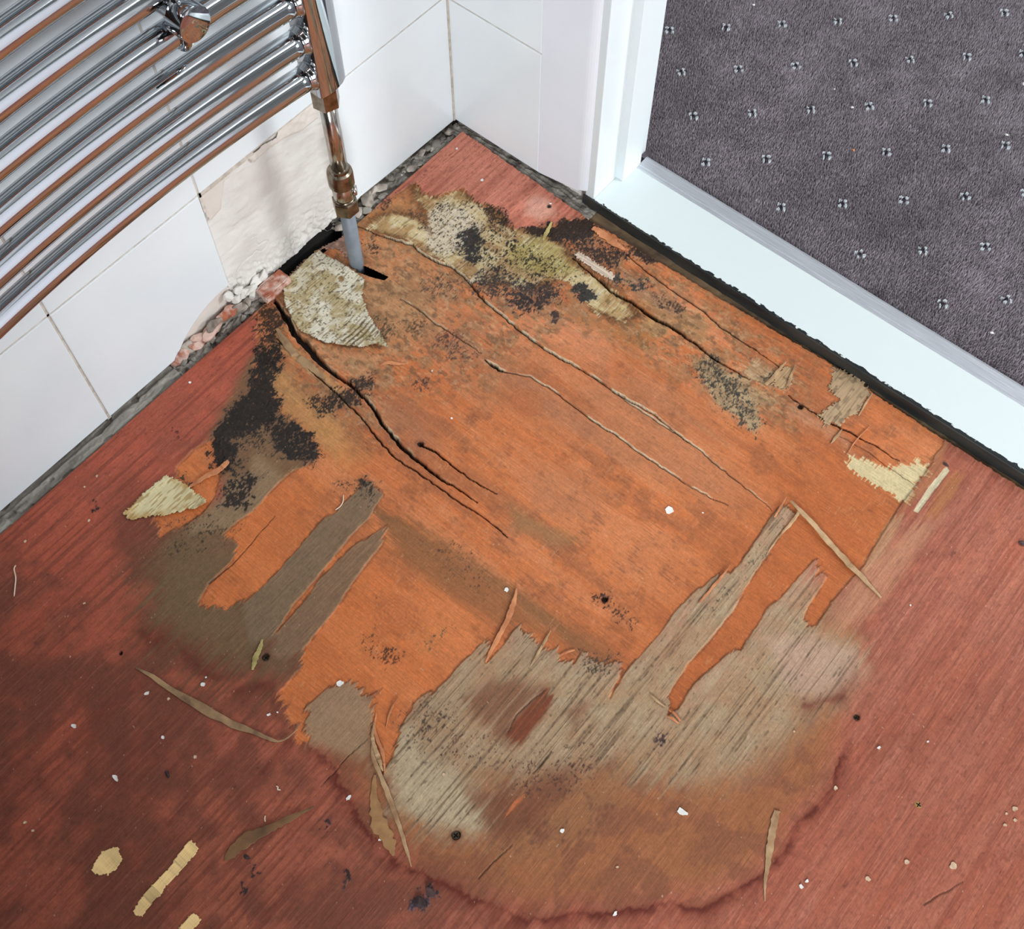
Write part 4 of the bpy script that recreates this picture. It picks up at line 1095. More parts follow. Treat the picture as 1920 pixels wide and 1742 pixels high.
# ------------------------------------------------------------------ door wall
wall_right = from_bm('wall_right', box_bm(-0.12, 0.185, 0.0092, 0.094, -0.09, 2.35), M_PLASTER)
wall_right['kind'] = 'structure'
wall_right['label'] = 'short white tiled wall between the corner and the doorway'
for x0, x1, z0, z1 in ((0.0, 0.123, 0.0035, 0.1715), (0.0, 0.123, 0.1715, 0.3445), (0.0, 0.123, 0.3445, 0.5175), (0.0, 0.123, 0.5175, 0.6905)):
    bmt = prism_bm([(x0 + .001, z0 + .001), (x1 - .0002, z0 + .001), (x1 - .0002, z1 - .001), (x0 + .001, z1 - .001)], 1, 0.0095, 0.0, bev=0.0009)
    from_bm('tile', bmt, M_TILE, wall_right)
bm = bmesh.new()
for z in (0.1715, 0.3445, 0.5175):
    box_bm(0.0, 0.123, 0.0014, 0.0095, z - 0.0016, z + 0.0016, bm=bm)
from_bm('grout', bm, M_GROUT, wall_right)
from_bm('tiled_field', box_bm(0.0, 0.123, 0.0004, 0.0095, 0.6905, 2.35), M_TILE, wall_right)
# smooth painted plaster end with a rounded arris
prof = [(0.1232, 0.0002), (0.1780, -0.0002)]
for k in range(1, 9):
    a = -math.pi / 2 + math.pi / 2 * k / 8
    prof.append((0.1780 + 0.0135 * math.cos(a), 0.0133 + 0.0135 * math.sin(a)))
prof += [(0.1915, 0.03), (0.1232, 0.03)]
zb = [0.0045, 0.0075, 0.0115, 0.0165, 0.0195, 0.0205, 0.0200, 0.0190, 0.0185, 0.0180, 0.018, 0.0045]
bm = bmesh.new()
lo_ = [bm.verts.new((p[0], p[1], z)) for p, z in zip(prof, [0.0045, 0.0155] + [0.0185] * 10)]
mi_ = [bm.verts.new((p[0], p[1], 0.05)) for p in prof]
hi_ = [bm.verts.new((p[0], p[1], 2.35)) for p in prof]
for a, b in ((lo_, mi_), (mi_, hi_)):
    for i in range(len(prof)):
        j = (i + 1) % len(prof)
        bm.faces.new((a[i], a[j], b[j], b[i]))
bm.faces.new(lo_)
bm.faces.new(hi_)
from_bm('plaster_end', bm, M_WALLPAINT, wall_right)
# rubble line under the tiles
bm = bmesh.new()
gm = [(12.9,-1.8),(81.4,-4.4),(160.7,-7.8),(197.8,-7.7)]
me_st = 0.8
ax = np.arange(2, 205, me_st)
ay = np.arange(-15, 11, me_st)
GX, GY = np.meshgrid(ax, ay, indexing='ij')
X_ = GX.ravel().astype(np.float32)
Y_ = GY.ravel().astype(np.float32)
Z_ = -2.2 + (fbm(X_ / 14, Y_ / 3, 151, 3) - .5) * 5 + (fbm(X_ / 2, Y_ / 2, 152, 2) - .5) * 2
i_, j_ = np.nonzero(np.ones((GX.shape[0] - 1, GX.shape[1] - 1), bool))
W_ = GX.shape[1]
q_ = np.stack([i_ * W_ + j_, (i_ + 1) * W_ + j_, (i_ + 1) * W_ + j_ + 1, i_ * W_ + j_ + 1], 1)
link('gap_rubble', grid_mesh('gap_rubble', X_ / 1000, Y_ / 1000, Z_ / 1000, q_, np.full((len(X_), 3), 100.0)), M_DIRT, wall_right)
bm.free()
# rest of the wall beyond the doorway and over it (outside the frame)
wall_door = from_bm('wall_front', box_bm(1.105, 2.7, 0.0, 0.094, -0.09, 2.35), M_WALLPAINT)
wall_door['kind'] = 'structure'
wall_over = from_bm('wall_over', box_bm(0.185, 1.105, 0.0, 0.094, 2.02, 2.35), M_WALLPAINT)
wall_over['kind'] = 'structure'

# ------------------------------------------------------------------ door frame and threshold
door = empty('door_1', (0.2, 0.04, 0.0), 'structure')
door['label'] = 'white painted door frame with its sill at the edge of the carpet'


def child(name, bm, m, par, smooth=False):
    o = from_bm(name, bm, m, None, smooth)
    o.parent = par
    o.matrix_parent_inverse = Matrix.Translation(-Vector(par.location))
    return o


child('door_lining', box_bm(0.1855, 0.1968, 0.0045, 0.0985, 0.0, 2.02, bev=0.0008), M_PAINT, door)
child('door_lining', box_bm(1.0650, 1.105, 0.0045, 0.0985, 0.0, 2.02, bev=0.0008), M_PAINT, door)
child('door_lining', box_bm(0.1968, 1.0650, 0.0045, 0.0985, 2.0, 2.03, bev=0.0008), M_PAINT, door)
child('door_stop', box_bm(0.1960, 0.2062, 0.0436, 0.0760, 0.012, 2.0, bev=0.0007), M_PAINT, door)
child('door_stop', box_bm(1.0560, 1.0658, 0.0436, 0.0760, 0.012, 2.0, bev=0.0007), M_PAINT, door)


def sill_material():
    N = NT('worn_white_sill')
    b = N.b
    b.inputs['Roughness'].default_value = 0.35
    tc = N.n('ShaderNodeTexCoord')
    sx = N.n('ShaderNodeSeparateXYZ')
    N.l(tc, 'Object', sx, 'Vector')
    mp = N.n('ShaderNodeMapping')
    mp.inputs['Scale'].default_value = (130, 260, 260)
    N.l(tc, 'Object', mp, 'Vector')
    nz = N.n('ShaderNodeTexNoise')
    nz.inputs['Scale'].default_value = 1.0
    nz.inputs['Detail'].default_value = 8
    N.l(mp, 'Vector', nz, 'Vector')
    ma = N.n('ShaderNodeMath', operation='MULTIPLY_ADD')
    ma.inputs[1].default_value = -0.011
    N.l(nz, 'Fac', ma, 0)
    N.l(sx, 'Y', ma, 2)
    gx = N.n('ShaderNodeMath', operation='MULTIPLY_ADD')
    gx.inputs[1].default_value = -0.006
    N.l(sx, 'X', gx, 0)
    N.l(ma, 'Value', gx, 2)
    mr = N.n('ShaderNodeMapRange')
    mr.inputs['From Min'].default_value = -0.0030
    mr.inputs['From Max'].default_value = -0.0026
    N.l(gx, 'Value', mr, 'Value')
    mx = N.n('ShaderNodeMix', data_type='RGBA')
    mx.inputs['A'].default_value = rgba((26, 31, 33))
    mx.inputs['B'].default_value = rgba((216, 226, 226))
    N.l(mr, 'Result', mx, 'Factor')
    N.l(mx, 'Result', b, 'Base Color')
    return N.m


M_SILL = sill_material()
M_TAR = mat('black_tar_paint', (24, 29, 31), (50, 50, 46), scale=60, stretch=(.3, 1, 1), rough=0.5, bump=0.5)
child('threshold', box_bm(0.1968, 1.065, 0.0040, 0.0700, -0.006, 0.0120, bev=0.0006), M_SILL, door)
child('threshold_face', box_bm(0.184, 1.09, 0.0020, 0.0041, -0.02, 0.0114), M_TAR, door)
bm = box_bm(0.186, 1.09, -0.0135, 0.0020, -0.02, -0.0035)
bmesh.ops.subdivide_edges(bm, edges=[e for e in bm.edges if abs(e.verts[0].co.x - e.verts[1].co.x) > .1], cuts=160)
for v in bm.verts:
    v.co.z += random.uniform(-.0007, .0007)
child('batten', bm, M_BATTEN, door)

strip_prof = [(0.0690, 0.0118), (0.0705, 0.0134), (0.0725, 0.0136), (0.0730, 0.0148), (0.0850, 0.0156), (0.0875, 0.0150), (0.0885, 0.0130), (0.0885, 0.0), (0.0690, 0.0)]
bm = bmesh.new()
a = [bm.verts.new((0.2064, p[0], p[1])) for p in strip_prof]
b = [bm.verts.new((1.055, p[0], p[1])) for p in strip_prof]
bm.faces.new(a)
bm.faces.new(b)
for i in range(len(strip_prof)):
    j = (i + 1) % len(strip_prof)
    bm.faces.new((a[i], a[j], b[j], b[i]))
strip = from_bm('carpet_strip', bm, M_ALU)
tag(strip, 'silver metal edging strip between the white door sill and the grey carpet', 'threshold strip')

# ------------------------------------------------------------------ rooms around
floor_void = from_bm('floor_under', box_bm(-0.01, 2.7, -2.2, 0.1, -0.085, -0.045), M_VOIDSHADE)
floor_void['kind'] = 'structure'
for nm, bb, m in (('ceiling', (-0.6, 2.7, -2.2, 1.7, 2.35, 2.45), M_CEIL),
                  ('wall_back', (-0.12, 2.7, -2.3, -2.2, -0.09, 2.35), M_GREYWALL),
                  ('wall_light_blocker', (0.98, 1.06, -2.2, -1.16, -0.09, 2.35), M_GREYWALL),  # added unseen wall, placed to shade the lower-left floor
                  ('wall_side', (2.6, 2.7, -2.2, 0.0, -0.09, 2.35), M_GREYWALL),
                  ('wall_hall_end', (-0.6, 2.7, 1.6, 1.7, 0.0, 2.35), M_GREYWALL),
                  ('wall_hall_left', (-0.7, -0.6, 0.1, 1.7, 0.0, 2.35), M_GREYWALL),
                  ('wall_hall_right', (2.6, 2.7, 0.094, 1.7, 0.0, 2.35), M_GREYWALL)):
    o = from_bm(nm, box_bm(*bb), m)
    o['kind'] = 'structure'

# ------------------------------------------------------------------ hall carpet
carpet = empty('carpet', (0.8, 0.6, 0.0))
tag(carpet, 'purple-grey carpet with small white flower motifs beyond the doorway', 'carpet')
M_BACK = mat('carpet_ground', (92, 84, 91), (112, 103, 110), scale=300, rough=1.0)
child('backing', box_bm(-0.6, 2.6, 0.0885, 1.6, -0.01, 0.0085), M_BACK, carpet)
MOT = [(107.2,263.3),(154.7,311.4),(204.4,356.8),(254.8,406.1),(301.4,451.2),(348.6,498.0),(395.1,544.1),(158.2,216.9),(205.3,263.1),(255.3,310.7),(305.0,358.1),(350.7,404.3),(398.4,451.2),(444.4,496.6),(209.4,170.3),(256.8,217.5),(304.8,264.3),(355.3,312.1),(402.3,358.0),(449.0,404.7),(259.5,124.0),(306.4,172.4),(356.4,218.6),(405.4,265.8),(451.0,312.3),(499.2,355.8),(358.2,122.6),(408.1,172.2),(454.6,217.1),(499.4,265.4),(546.2,310.6),(460.6,121.8),(503.6,173.5),(550.2,219.1),(555.2,124.7),(601.4,173.1)]
A0 = np.array(MOT[0])
va = (np.array(MOT[6]) - A0) / 6
vb = (np.array(MOT[20]) - A0) / 3
mots = []
for i in range(-4, 12):
    for j in range(-8, 9):
        p = A0 + va * i + vb * j
        if 108 < p[1] < 900 and -100 < p[0] < 1350:
            mots.append(p)


def build_pile():
    rng = np.random.default_rng(3)
    st = 1.6
    ax = np.arange(-150, 1420, st)
    ay = np.arange(89.5, 1100, st)
    GX, GY = np.meshgrid(ax, ay, indexing='ij')
    X = GX.ravel() + rng.uniform(-.9, .9, GX.size)
    Y = GY.ravel() + rng.uniform(-.9, .9, GX.size)
    # only the part of the hall seen through the doorway
    seen = psd(X.astype(np.float32), Y.astype(np.float32), [(17.9,291.8),(409.3,620.9),(697.8,78.9),(169.5,94.0)], 60) > -25
    k = (seen | (rng.random(len(X)) < 0.24)) & ((X > 207) | (Y > 101)) & (Y > 89)
    X, Y = X[k], Y[k]
    wide = np.where(seen[k], 1.0, 1.75)
    n = len(X)
    ln = fbm(X / 90, Y / 90, 161, 3)
    ln2 = fbm(X / 25, Y / 25, 162, 2)
    r = (1.0 + rng.uniform(-.2, .35, n)) * wide
    hgt = 5.2 + rng.uniform(-.8, .8, n) + (ln2 - .5) * 1.0
    lx = (ln - .5) * 6 + rng.normal(0, .8, n)
    ly = (ln2 - .5) * 4 + rng.normal(0, .8, n)
    a0 = rng.uniform(0, 6.28, n)
    V = np.empty((n, 4, 3), np.float32)
    for q in range(3):
        V[:, q, 0] = X + r * np.cos(a0 + q * 2.094)
        V[:, q, 1] = Y + r * np.sin(a0 + q * 2.094)
        V[:, q, 2] = 8.0
    V[:, 3, 0] = X + lx * .5
    V[:, 3, 1] = Y + ly * .5
    V[:, 3, 2] = 8.0 + hgt
    F = np.array([[0, 1, 3], [1, 2, 3], [2, 0, 3]])[None] + 4 * np.arange(n)[:, None, None]
    F = F.reshape(-1, 3).astype(np.int32)
    me = bpy.data.meshes.new('pile')
    me.vertices.add(4 * n)
    me.vertices.foreach_set('co', (V / 1000).ravel())
    me.loops.add(F.size)
    me.polygons.add(len(F))
    me.loops.foreach_set('vertex_index', F.ravel())
    me.polygons.foreach_set('loop_start', np.arange(0, F.size, 3, dtype=np.int32))
    base = np.array((122, 112, 120), float) * (0.74 + 0.50 * rng.random((n, 1)))
    base *= (0.72 + 0.40 * ln + 0.16 * ln2)[:, None]
    base = np.where(wide[:, None] > 1, base * 0.85, base)
    sp = rng.random(n) < 0.004
    base[sp] = (168, 160, 162)
    c = np.ones((n, 4, 4), np.float32)
    c[:, :, :3] = lin(base)[:, None, :]
    a = me.attributes.new('tint', 'FLOAT_COLOR', 'POINT')
    a.data.foreach_set('color', c.ravel())
    me.update(calc_edges=True)
    N = NT('carpet_pile')
    at = N.n('ShaderNodeAttribute', attribute_name='tint')
    N.l(at, 'Color', N.b, 'Base Color')
    N.b.inputs['Roughness'].default_value = 0.9
    N.b.inputs['Specular IOR Level'].default_value = 0.1
    N.b.inputs['Sheen Weight'].default_value = 0.9
    o = link('pile', me, N.m)
    o.parent = carpet
    o.matrix_parent_inverse = Matrix.Translation(-Vector(carpet.location))
    o['kind'] = 'stuff'


build_pile()
M_TUFT = mat('white_tuft', (214, 220, 222), (170, 176, 184), scale=500, rough=0.95)
M_TUFTD = mat('dark_tuft', (40, 36, 48), rough=0.95)


def motif_mesh(seed):
    rnd = random.Random(seed)
    bm = bmesh.new()
    for (dx, dy, s, mi) in ((0.2, 4.6, 1.9, 0), (4.4, 0.2, 2.1, 0), (-4.2, 0.9, 1.8, 0), (-0.3, -4.0, 1.7, 0), (0.1, 0.3, 2.2, 1)):
        if rnd.random() < 0.13 and mi == 0:
            s *= 0.6
        for k in range(5):
            c = (dx + rnd.uniform(-1.2, 1.2), dy + rnd.uniform(-1.2, 1.2))
            b = [bm.verts.new(((c[0] + s * .55 * math.cos(q * 1.257)) / 1000, (c[1] + s * .55 * math.sin(q * 1.257)) / 1000, 0)) for q in range(5)]
            t = [bm.verts.new(((c[0] + rnd.uniform(-.6, .6) + s * .4 * math.cos(q * 1.257)) / 1000, (c[1] + rnd.uniform(-.6, .6) + s * .4 * math.sin(q * 1.257)) / 1000, (5.9 - mi * 0.5) / 1000)) for q in range(5)]
            for q in range(5):
                f = bm.faces.new((b[q], b[(q + 1) % 5], t[(q + 1) % 5], t[q]))
                f.material_index = mi
            f = bm.faces.new(t)
            f.material_index = mi
    bmesh.ops.recalc_face_normals(bm, faces=bm.faces[:])
    me = bpy.data.meshes.new('motif')
    bm.to_mesh(me)
    bm.free()
    me.materials.append(M_TUFT)
    me.materials.append(M_TUFTD)
    return me


MM = [motif_mesh(s) for s in range(5)]
for i, p in enumerate(mots):
    o = link('motif', MM[i % 5], None)
    o.parent = carpet
    o.location = (p[0] / 1000 - 0.8, p[1] / 1000 - 0.6, 0.0080)
    o.rotation_euler = (0, 0, random.uniform(-.25, .25))

# ------------------------------------------------------------------ towel radiator
rad = empty('towel_radiator', (0.05, -0.213, 0.25))
tag(rad, 'chrome ladder towel radiator with bowed tubes on the tiled wall', 'radiator')


def radx(y):
    d = y + 0.40
    return 0.0448 + 0.33 * d * d if abs(d) < 0.2 else 0.0448 + 0.33 * 0.04 + 0.132 * (abs(d) - 0.2)


for k in range(15):
    z = 0.272 + 0.0387 * k
    ys = [-0.2325 - 0.5175 * i / 44 for i in range(45)]
    bm = tube_bm([(radx(y), y, z) for y in ys], 0.0112, n=28)
    # flared weld collars where the tube enters the collectors
    child('tube', bm, M_CHROME, rad, smooth=True)
    bm = tube_bm([(radx(-0.2315 - d), -0.2315 - d, z) for d in (0.0, 0.0012, 0.0026, 0.0042, 0.0062)], [0.0138, 0.0133, 0.0124, 0.0116, 0.0112], n=28)
    child('weld_collar', bm, M_CHROME, rad, smooth=True)


def collector(y0, sgn, nm):
    # D-shaped upright; y0 is the face the tubes enter
    pr = [(0.0430, 0.0), (0.0640, 0.0), (0.0662, 0.0010), (0.0674, 0.006), (0.0680, 0.012), (0.0677, 0.019), (0.0664, 0.026), (0.0640, 0.0315), (0.0600, 0.0355), (0.0550, 0.0378), (0.0430, 0.0385)]
    pts = [(x, y0 + sgn * d) for x, d in pr]
    b = prism_bm(pts, 2, 0.2515, 0.93)
    for f in b.faces:
        f.smooth = len(f.verts) == 4
    bmesh.ops.bevel(b, geom=[e for e in b.edges if all(abs(v.co.z - 0.2515) < 1e-5 for v in e.verts)], offset=0.0012, segments=2, affect='EDGES')
    return child('collector', b, M_CHROME, rad)


for o_, (yy, sg) in zip('ab', ((-0.2319, 1), (-0.7500, -1))):
    c_ = collector(yy, sg, o_)
    me_ = c_.data
    for p_ in me_.polygons:
        p_.use_smooth = abs(p_.normal.z) < 0.3 and p_.normal.x > -0.5
    if hasattr(me_, 'set_sharp_from_angle'):
        me_.set_sharp_from_angle(angle=math.radians(38))

# wall bracket with its round chrome cap between the fourth and fifth tube
bz, by = 0.4100, -0.337
br = [(0.0, 0.0085), (0.002, 0.0085), (0.0022, 0.0055), (0.030, 0.0055), (0.034, 0.0100), (0.046, 0.0085), (0.054, 0.0085), (0.0585, 0.0125)]
bracket = child('bracket', tube_bm([(x, by, bz) for x, r in br], [r for x, r in br], n=28), M_CHROME, rad, smooth=True)
cpts = [(by + 0.0142 * math.cos(2 * math.pi * k / 48), bz + 0.0142 * math.sin(2 * math.pi * k / 48)) for k in range(48)]
bm = prism_bm(cpts, 0, 0.0600, 0.0760, bev=0.0012)
o = from_bm('bracket_cap', bm, M_CHROME)
for p_ in o.data.polygons:
    p_.use_smooth = abs(p_.normal.x) < 0.95
o.data.set_sharp_from_angle(angle=math.radians(30))
o.parent = bracket
for zz in (0.272 + 0.0387 * 3, 0.272 + 0.0387 * 4):
    s_ = 1 if zz > bz else -1
    b = bmesh.new()
    ring = []
    for i in range(13):
        a = math.radians(-95 + 190 * i / 12)
        ring.append((radx(by) + 0.0128 * math.cos(a), zz + 0.0128 * math.sin(a)))
    path = [(x, by, z) for x, z in ring]
    tube_bm(path, [0.002] + [0.0042] * 11 + [0.002], n=12, bm=b)
    o = from_bm('tube_clip', b, M_CHROME, None, True)
    o.parent = bracket

# ------------------------------------------------------------------ pipe up to the radiator
PX, PY = 0.0530, -0.2170
pipe = empty('radiator_pipe', (PX, PY, -0.02))
tag(pipe, 'radiator feed pipe, chrome above and grey plastic below, rising through the floor', 'pipe')
child('grey_pipe', tube_bm([(PX, PY, -0.05), (PX, PY, 0.02), (PX, PY, 0.094)], 0.0076, n=28), M_GREYPIPE, pipe, True)
child('chrome_pipe', tube_bm([(PX, PY, 0.130), (PX, PY, 0.18), (PX, PY, 0.240)], 0.0075, n=28), M_PIPECHROME, pipe, True)
child('compression_nut', hex_bm((PX, PY), 0.0130, 0.228, 0.2510, rot=0.2), M_NUT, pipe)
lat = [(0.1235, 0.0118), (0.1245, 0.0128), (0.139, 0.0128), (0.142, 0.0122), (0.1435, 0.0100), (0.1465, 0.0096), (0.1472, 0.0078)]
o = child('compression_nut', tube_bm([(PX, PY, z) for z, r in lat], [r for z, r in lat], n=26), M_NUT, pipe, True)
o.data.set_sharp_from_angle(angle=math.radians(40))
lat = [(0.1010, 0.0098), (0.1060, 0.0098), (0.1075, 0.0106), (0.1190, 0.0106), (0.1205, 0.0096), (0.1240, 0.0096)]
vb_ = child('valve_body', tube_bm([(PX, PY, z) for z, r in lat], [r for z, r in lat], n=26), M_PIPECHROME, pipe, True)
vb_.data.set_sharp_from_angle(angle=math.radians(40))
d_ = Vector((0.70, 0.71, 0)).normalized()
o = from_bm('valve_screw', tube_bm([Vector((PX, PY, 0.113)) + d_ * t for t in (0.008, 0.0128, 0.0134, 0.0134)], [0.0052, 0.0052, 0.0046, 0.0006], n=20), M_PIPECHROME, None, True)
o.parent = vb_
child('compression_nut', hex_bm((PX, PY), 0.0132, 0.0850, 0.1025, rot=0.5), M_NUT, pipe)
child('olive_ring', tube_bm([(PX, PY, 0.1020), (PX, PY, 0.1052)], [0.0108, 0.0102], n=24), M_NUT, pipe, True)

# ------------------------------------------------------------------ splinters and veneer pieces
M_SPL = mat('splintered_veneer', (190, 158, 118), (144, 108, 74), scale=70, stretch=(1, 1, 1), rough=0.7, bump=0.5, bscale=300)
M_SPLD = mat('dirty_splinter', (168, 136, 98), (112, 86, 62), scale=60, rough=0.8, bump=0.5, bscale=300)
M_SPLO = mat('orange_splinter', (206, 138, 92), (164, 100, 64), scale=70, rough=0.75, bump=0.4, bscale=300)
M_SPLG = mat('green_splinter', (186, 172, 112), (140, 124, 70), scale=60, rough=0.8, bump=0.4, bscale=300)
M_SPLT = mat('tan_splinter', (172, 130, 84), (136, 98, 62), scale=50, rough=0.8, bump=0.5, bscale=300)
M_SPLB = mat('brown_splinter', (138, 100, 64), (92, 66, 44), scale=40, rough=0.8, bump=0.5, bscale=300)
M_PALE = mat('pale_strip', (222, 206, 186), (188, 160, 134), scale=60, rough=0.8, bump=0.4, bscale=300)
M_CHIP = mat('white_paint_chip', (238, 236, 232), (222, 220, 214), scale=200, rough=0.7)
M_CREAM = mat('cream_chip', (214, 190, 160), (192, 160, 132), scale=200, rough=0.8)
M_TAPE = tint_material('old_tape', gain=1.18, bump=0.05)
M_CRUMB = mat('dark_crumb', (44, 32, 34), (80, 58, 58), scale=150, rough=0.9)
M_FIBRE = mat('pale_fibre', (226, 206, 186), (210, 186, 164), rough=0.9)


def heights(P):
    P = np.asarray(P, float)
    c, h, m, k = floor_paint(P[:, 0].copy(), P[:, 1].copy())
    h = np.where(k, 0, h)
    return np.clip(h, -2.0, 6.0)


def catmull(pts, n):
    P = [np.asarray(p, float) for p in pts]
    if len(P) == 2:
        return [P[0] + (P[1] - P[0]) * i / n for i in range(n + 1)]
    P = [2 * P[0] - P[1]] + P + [2 * P[-1] - P[-2]]
    out = []
    m = len(P) - 3
    for i in range(n + 1):
        t = i / n * m
        k = min(int(t), m - 1)
        u = t - k
        a, b, c, d = P[k:k + 4]
        out.append(0.5 * ((2 * b) + (-a + c) * u + (2 * a - 5 * b + 4 * c - d) * u * u + (-a + 3 * b - 3 * c + d) * u ** 3))
    return out


def splinter(name, pts, widths, lifts, m, parent=None, thick=0.6, n=26, seed=1, rough=0.25, base=None):
    """a sliver of veneer along a line on the floor (mm): width and lift above the floor along it"""
    rnd = random.Random(seed)
    C = catmull(pts, n)
    H = heights(C) if base is None else np.full(len(C), base)
    if len(H) > 2:
        Hm = H.copy()
        for i in range(len(H)):
            Hm[i] = H[max(0, i - 2):i + 3].max()
        H = Hm
    bm = bmesh.new()
    rows = []
    for i, c in enumerate(C):
        t = C[min(i + 1, n)] - C[max(i - 1, 0)]
        t /= np.linalg.norm(t) + 1e-9
        nn = np.array([-t[1], t[0]])
        f = i / n
        w = np.interp(f * (len(widths) - 1), range(len(widths)), widths) / 2
        l = np.interp(f * (len(lifts) - 1), range(len(lifts)), lifts)
        wl = w * (1 + rnd.uniform(-rough, rough))
        wr = w * (1 + rnd.uniform(-rough, rough))
        z = H[i] + l + 0.15
        row = []
        for s, dz in ((-wl, 0), (-wl * .9, thick), (0.1 * w, thick * 1.25), (wr * .9, thick), (wr, 0), (0, -0.1)):
            p = c + nn * s
            row.append(bm.verts.new((p[0] / 1000, p[1] / 1000, (z + dz) / 1000)))
        rows.append(row)
    for a, b in zip(rows, rows[1:]):
        for k in range(6):
            bm.faces.new((a[k], a[(k + 1) % 6], b[(k + 1) % 6], b[k]))
    bm.faces.new(rows[0])
    bm.faces.new(rows[-1])
    return from_bm(name, bm, m, parent)


def chip(name, p, size, m, seed, elong=1.0, rot=0.0, thick=0.5, parent=None, bend=0.4):
    rnd = random.Random(seed)
    n = 11
    bm = bmesh.new()
    H = float(heights([p, (p[0] + size * .3, p[1]), (p[0] - size * .3, p[1])]).max()) + 0.12
    ca, sa = math.cos(rot), math.sin(rot)
    lo, hi = [], []
    for k in range(n):
        a = 2 * math.pi * k / n
        r = size / 2 * rnd.uniform(0.62, 1.08)
        ex, ey = r * math.cos(a) * elong, r * math.sin(a) / max(1, elong ** .5)
        X = p[0] + ex * ca - ey * sa
        Y = p[1] + ex * sa + ey * ca
        z = H + bend * (ex * ex + ey * ey) / (size * size * .25) * 0.5
        lo.append(bm.verts.new((X / 1000, Y / 1000, z / 1000)))
        hi.append(bm.verts.new((X / 1000, Y / 1000, (z + thick) / 1000)))
    cl = bm.verts.new((p[0] / 1000, p[1] / 1000, H / 1000))
    ch = bm.verts.new((p[0] / 1000, p[1] / 1000, (H + thick) / 1000))
    for k in range(n):
        j = (k + 1) % n
        bm.faces.new((lo[k], lo[j], hi[j], hi[k]))
        bm.faces.new((hi[k], hi[j], ch))
        bm.faces.new((lo[j], lo[k], cl))
    return from_bm(name, bm, m, parent)


# pieces still attached to the board are its children
def flake_col(X, Y, sd):
    c = np.empty((len(X), 3), np.float32)
    c[:] = (206, 198, 174)
    f = fbm(X / 3, Y / 3, 201, 2)
    b = fbm(X / 14, Y / 14, 202, 3)
    e = vn(X / 1.0, Y / 9, 203)

    def lay(cc, m):
        c[:] += (np.asarray(cc, np.float32) - c) * m[:, None]
    lay((226, 222, 208), 0.9 * sst(0.40, 0.6, b))
    lay((178, 160, 118), 0.75 * sst(0.52, 0.68, 1 - b))
    lay((122, 84, 46), 0.8 * sst(0.62, 0.75, fbm(X / 9, Y / 9, 204, 2)) * sst(-255, -240, Y))
    lay((112, 92, 56), 0.6 * sst(0.66, 0.85, e))
    lay((230, 224, 210), 0.5 * sst(0.6, 0.85, f))
    st = sst(0.45, 0.75, 0.5 + 0.5 * np.sin(X * 1.25 + (b - .5) * 3)) * sst(16, 6, np.abs(X - 118)) * sst(26, 12, np.abs(Y + 282))
    lay((96, 78, 46), 0.75 * st)
    lay((222, 218, 206), 0.8 * sst(-300, -318, Y) * sst(90, 120, X))
    lay((120, 92, 58), 0.7 * sst(2.0, 0.0, sd) * sst(.45, .6, f))
    c = np.clip(c * np.array((1.12, 1.11, 1.08)), 0, 250)
    c += (np.array((88, 72, 56)) - c) * (0.6 * sst(.72, .8, vn(X / 1.6, Y / 1.6, 205)))[:, None]
    return c


patch('veneer_flake', FLAKE_A, lambda X, Y, sd: 0.9 + 1.6 * sst(18, 0, sd) * (0.5 + vn(X / 12, Y / 12, 8)) + (fbm(X / 10, Y / 10, 9, 2) - .5) * 1.4, FLOOR, step=0.7, cfn=flake_col, jag=0.5)['label'] = 'big pale birch flake lifting beside the grey pipe'


def curl_col(X, Y, sd):
    c = np.empty((len(X), 3), np.float32)
    c[:] = (214, 202, 166)
    f = vn(X / 1.4, Y / 8, 211)
    k = sst(.62, .8, f)
    c += (np.array((150, 118, 70)) - c) * (k * .55)[:, None]
    k = sst(10, 0, sd) * sst(.4, .7, fbm(X / 7, Y / 7, 212, 2))
    c += (np.array((178, 138, 82)) - c) * (k * .7)[:, None]
    return np.clip(c * np.array((1.17, 1.17, 1.12)), 0, 250)


CURL = [(87.8,-571.1),(86.5,-548.0),(88.1,-517.2),(97.5,-515.7),(109.9,-512.0),(126.2,-512.0),(143.4,-511.6),(139.8,-522.1),(130.0,-533.0),(119.1,-550.2),(112.7,-554.2),(105.1,-564.6),(97.6,-572.5)]
patch('veneer_flake', CURL, lambda X, Y, sd: 0.6 + 3.2 * sst(0, 14, X - 128 - 0.0 * Y) * sst(12, 0, sd) + 1.3 * sst(10, 0, sd), FLOOR, step=0.7, cfn=curl_col, jag=1.0)['label'] = 'cream curled flake near the left wall'


def tan_col(base):
    def fn(X, Y, sd):
        c = np.empty((len(X), 3), np.float32)
        c[:] = np.array(base) * 1.18
        f = vn(X / 1.2, Y / 14, 221)
        g = vn(X / 10, Y / 1.2, 222)
        c += (np.array((136, 112, 84)) - c) * (0.5 * sst(.55, .8, f))[:, None]
        c += (np.array((206, 180, 146)) - c) * (0.5 * sst(.6, .85, g))[:, None]
        c += (np.array((100, 84, 66)) - c) * (0.4 * sst(.66, .8, fbm(X / 5, Y / 5, 223, 2)))[:, None]
        return c
    return fn


def rest(dz):
    def fn(X, Y, sd):
        return np.maximum(floor_paint(X, Y)[1], -1.2) + dz + 0.5
    return fn


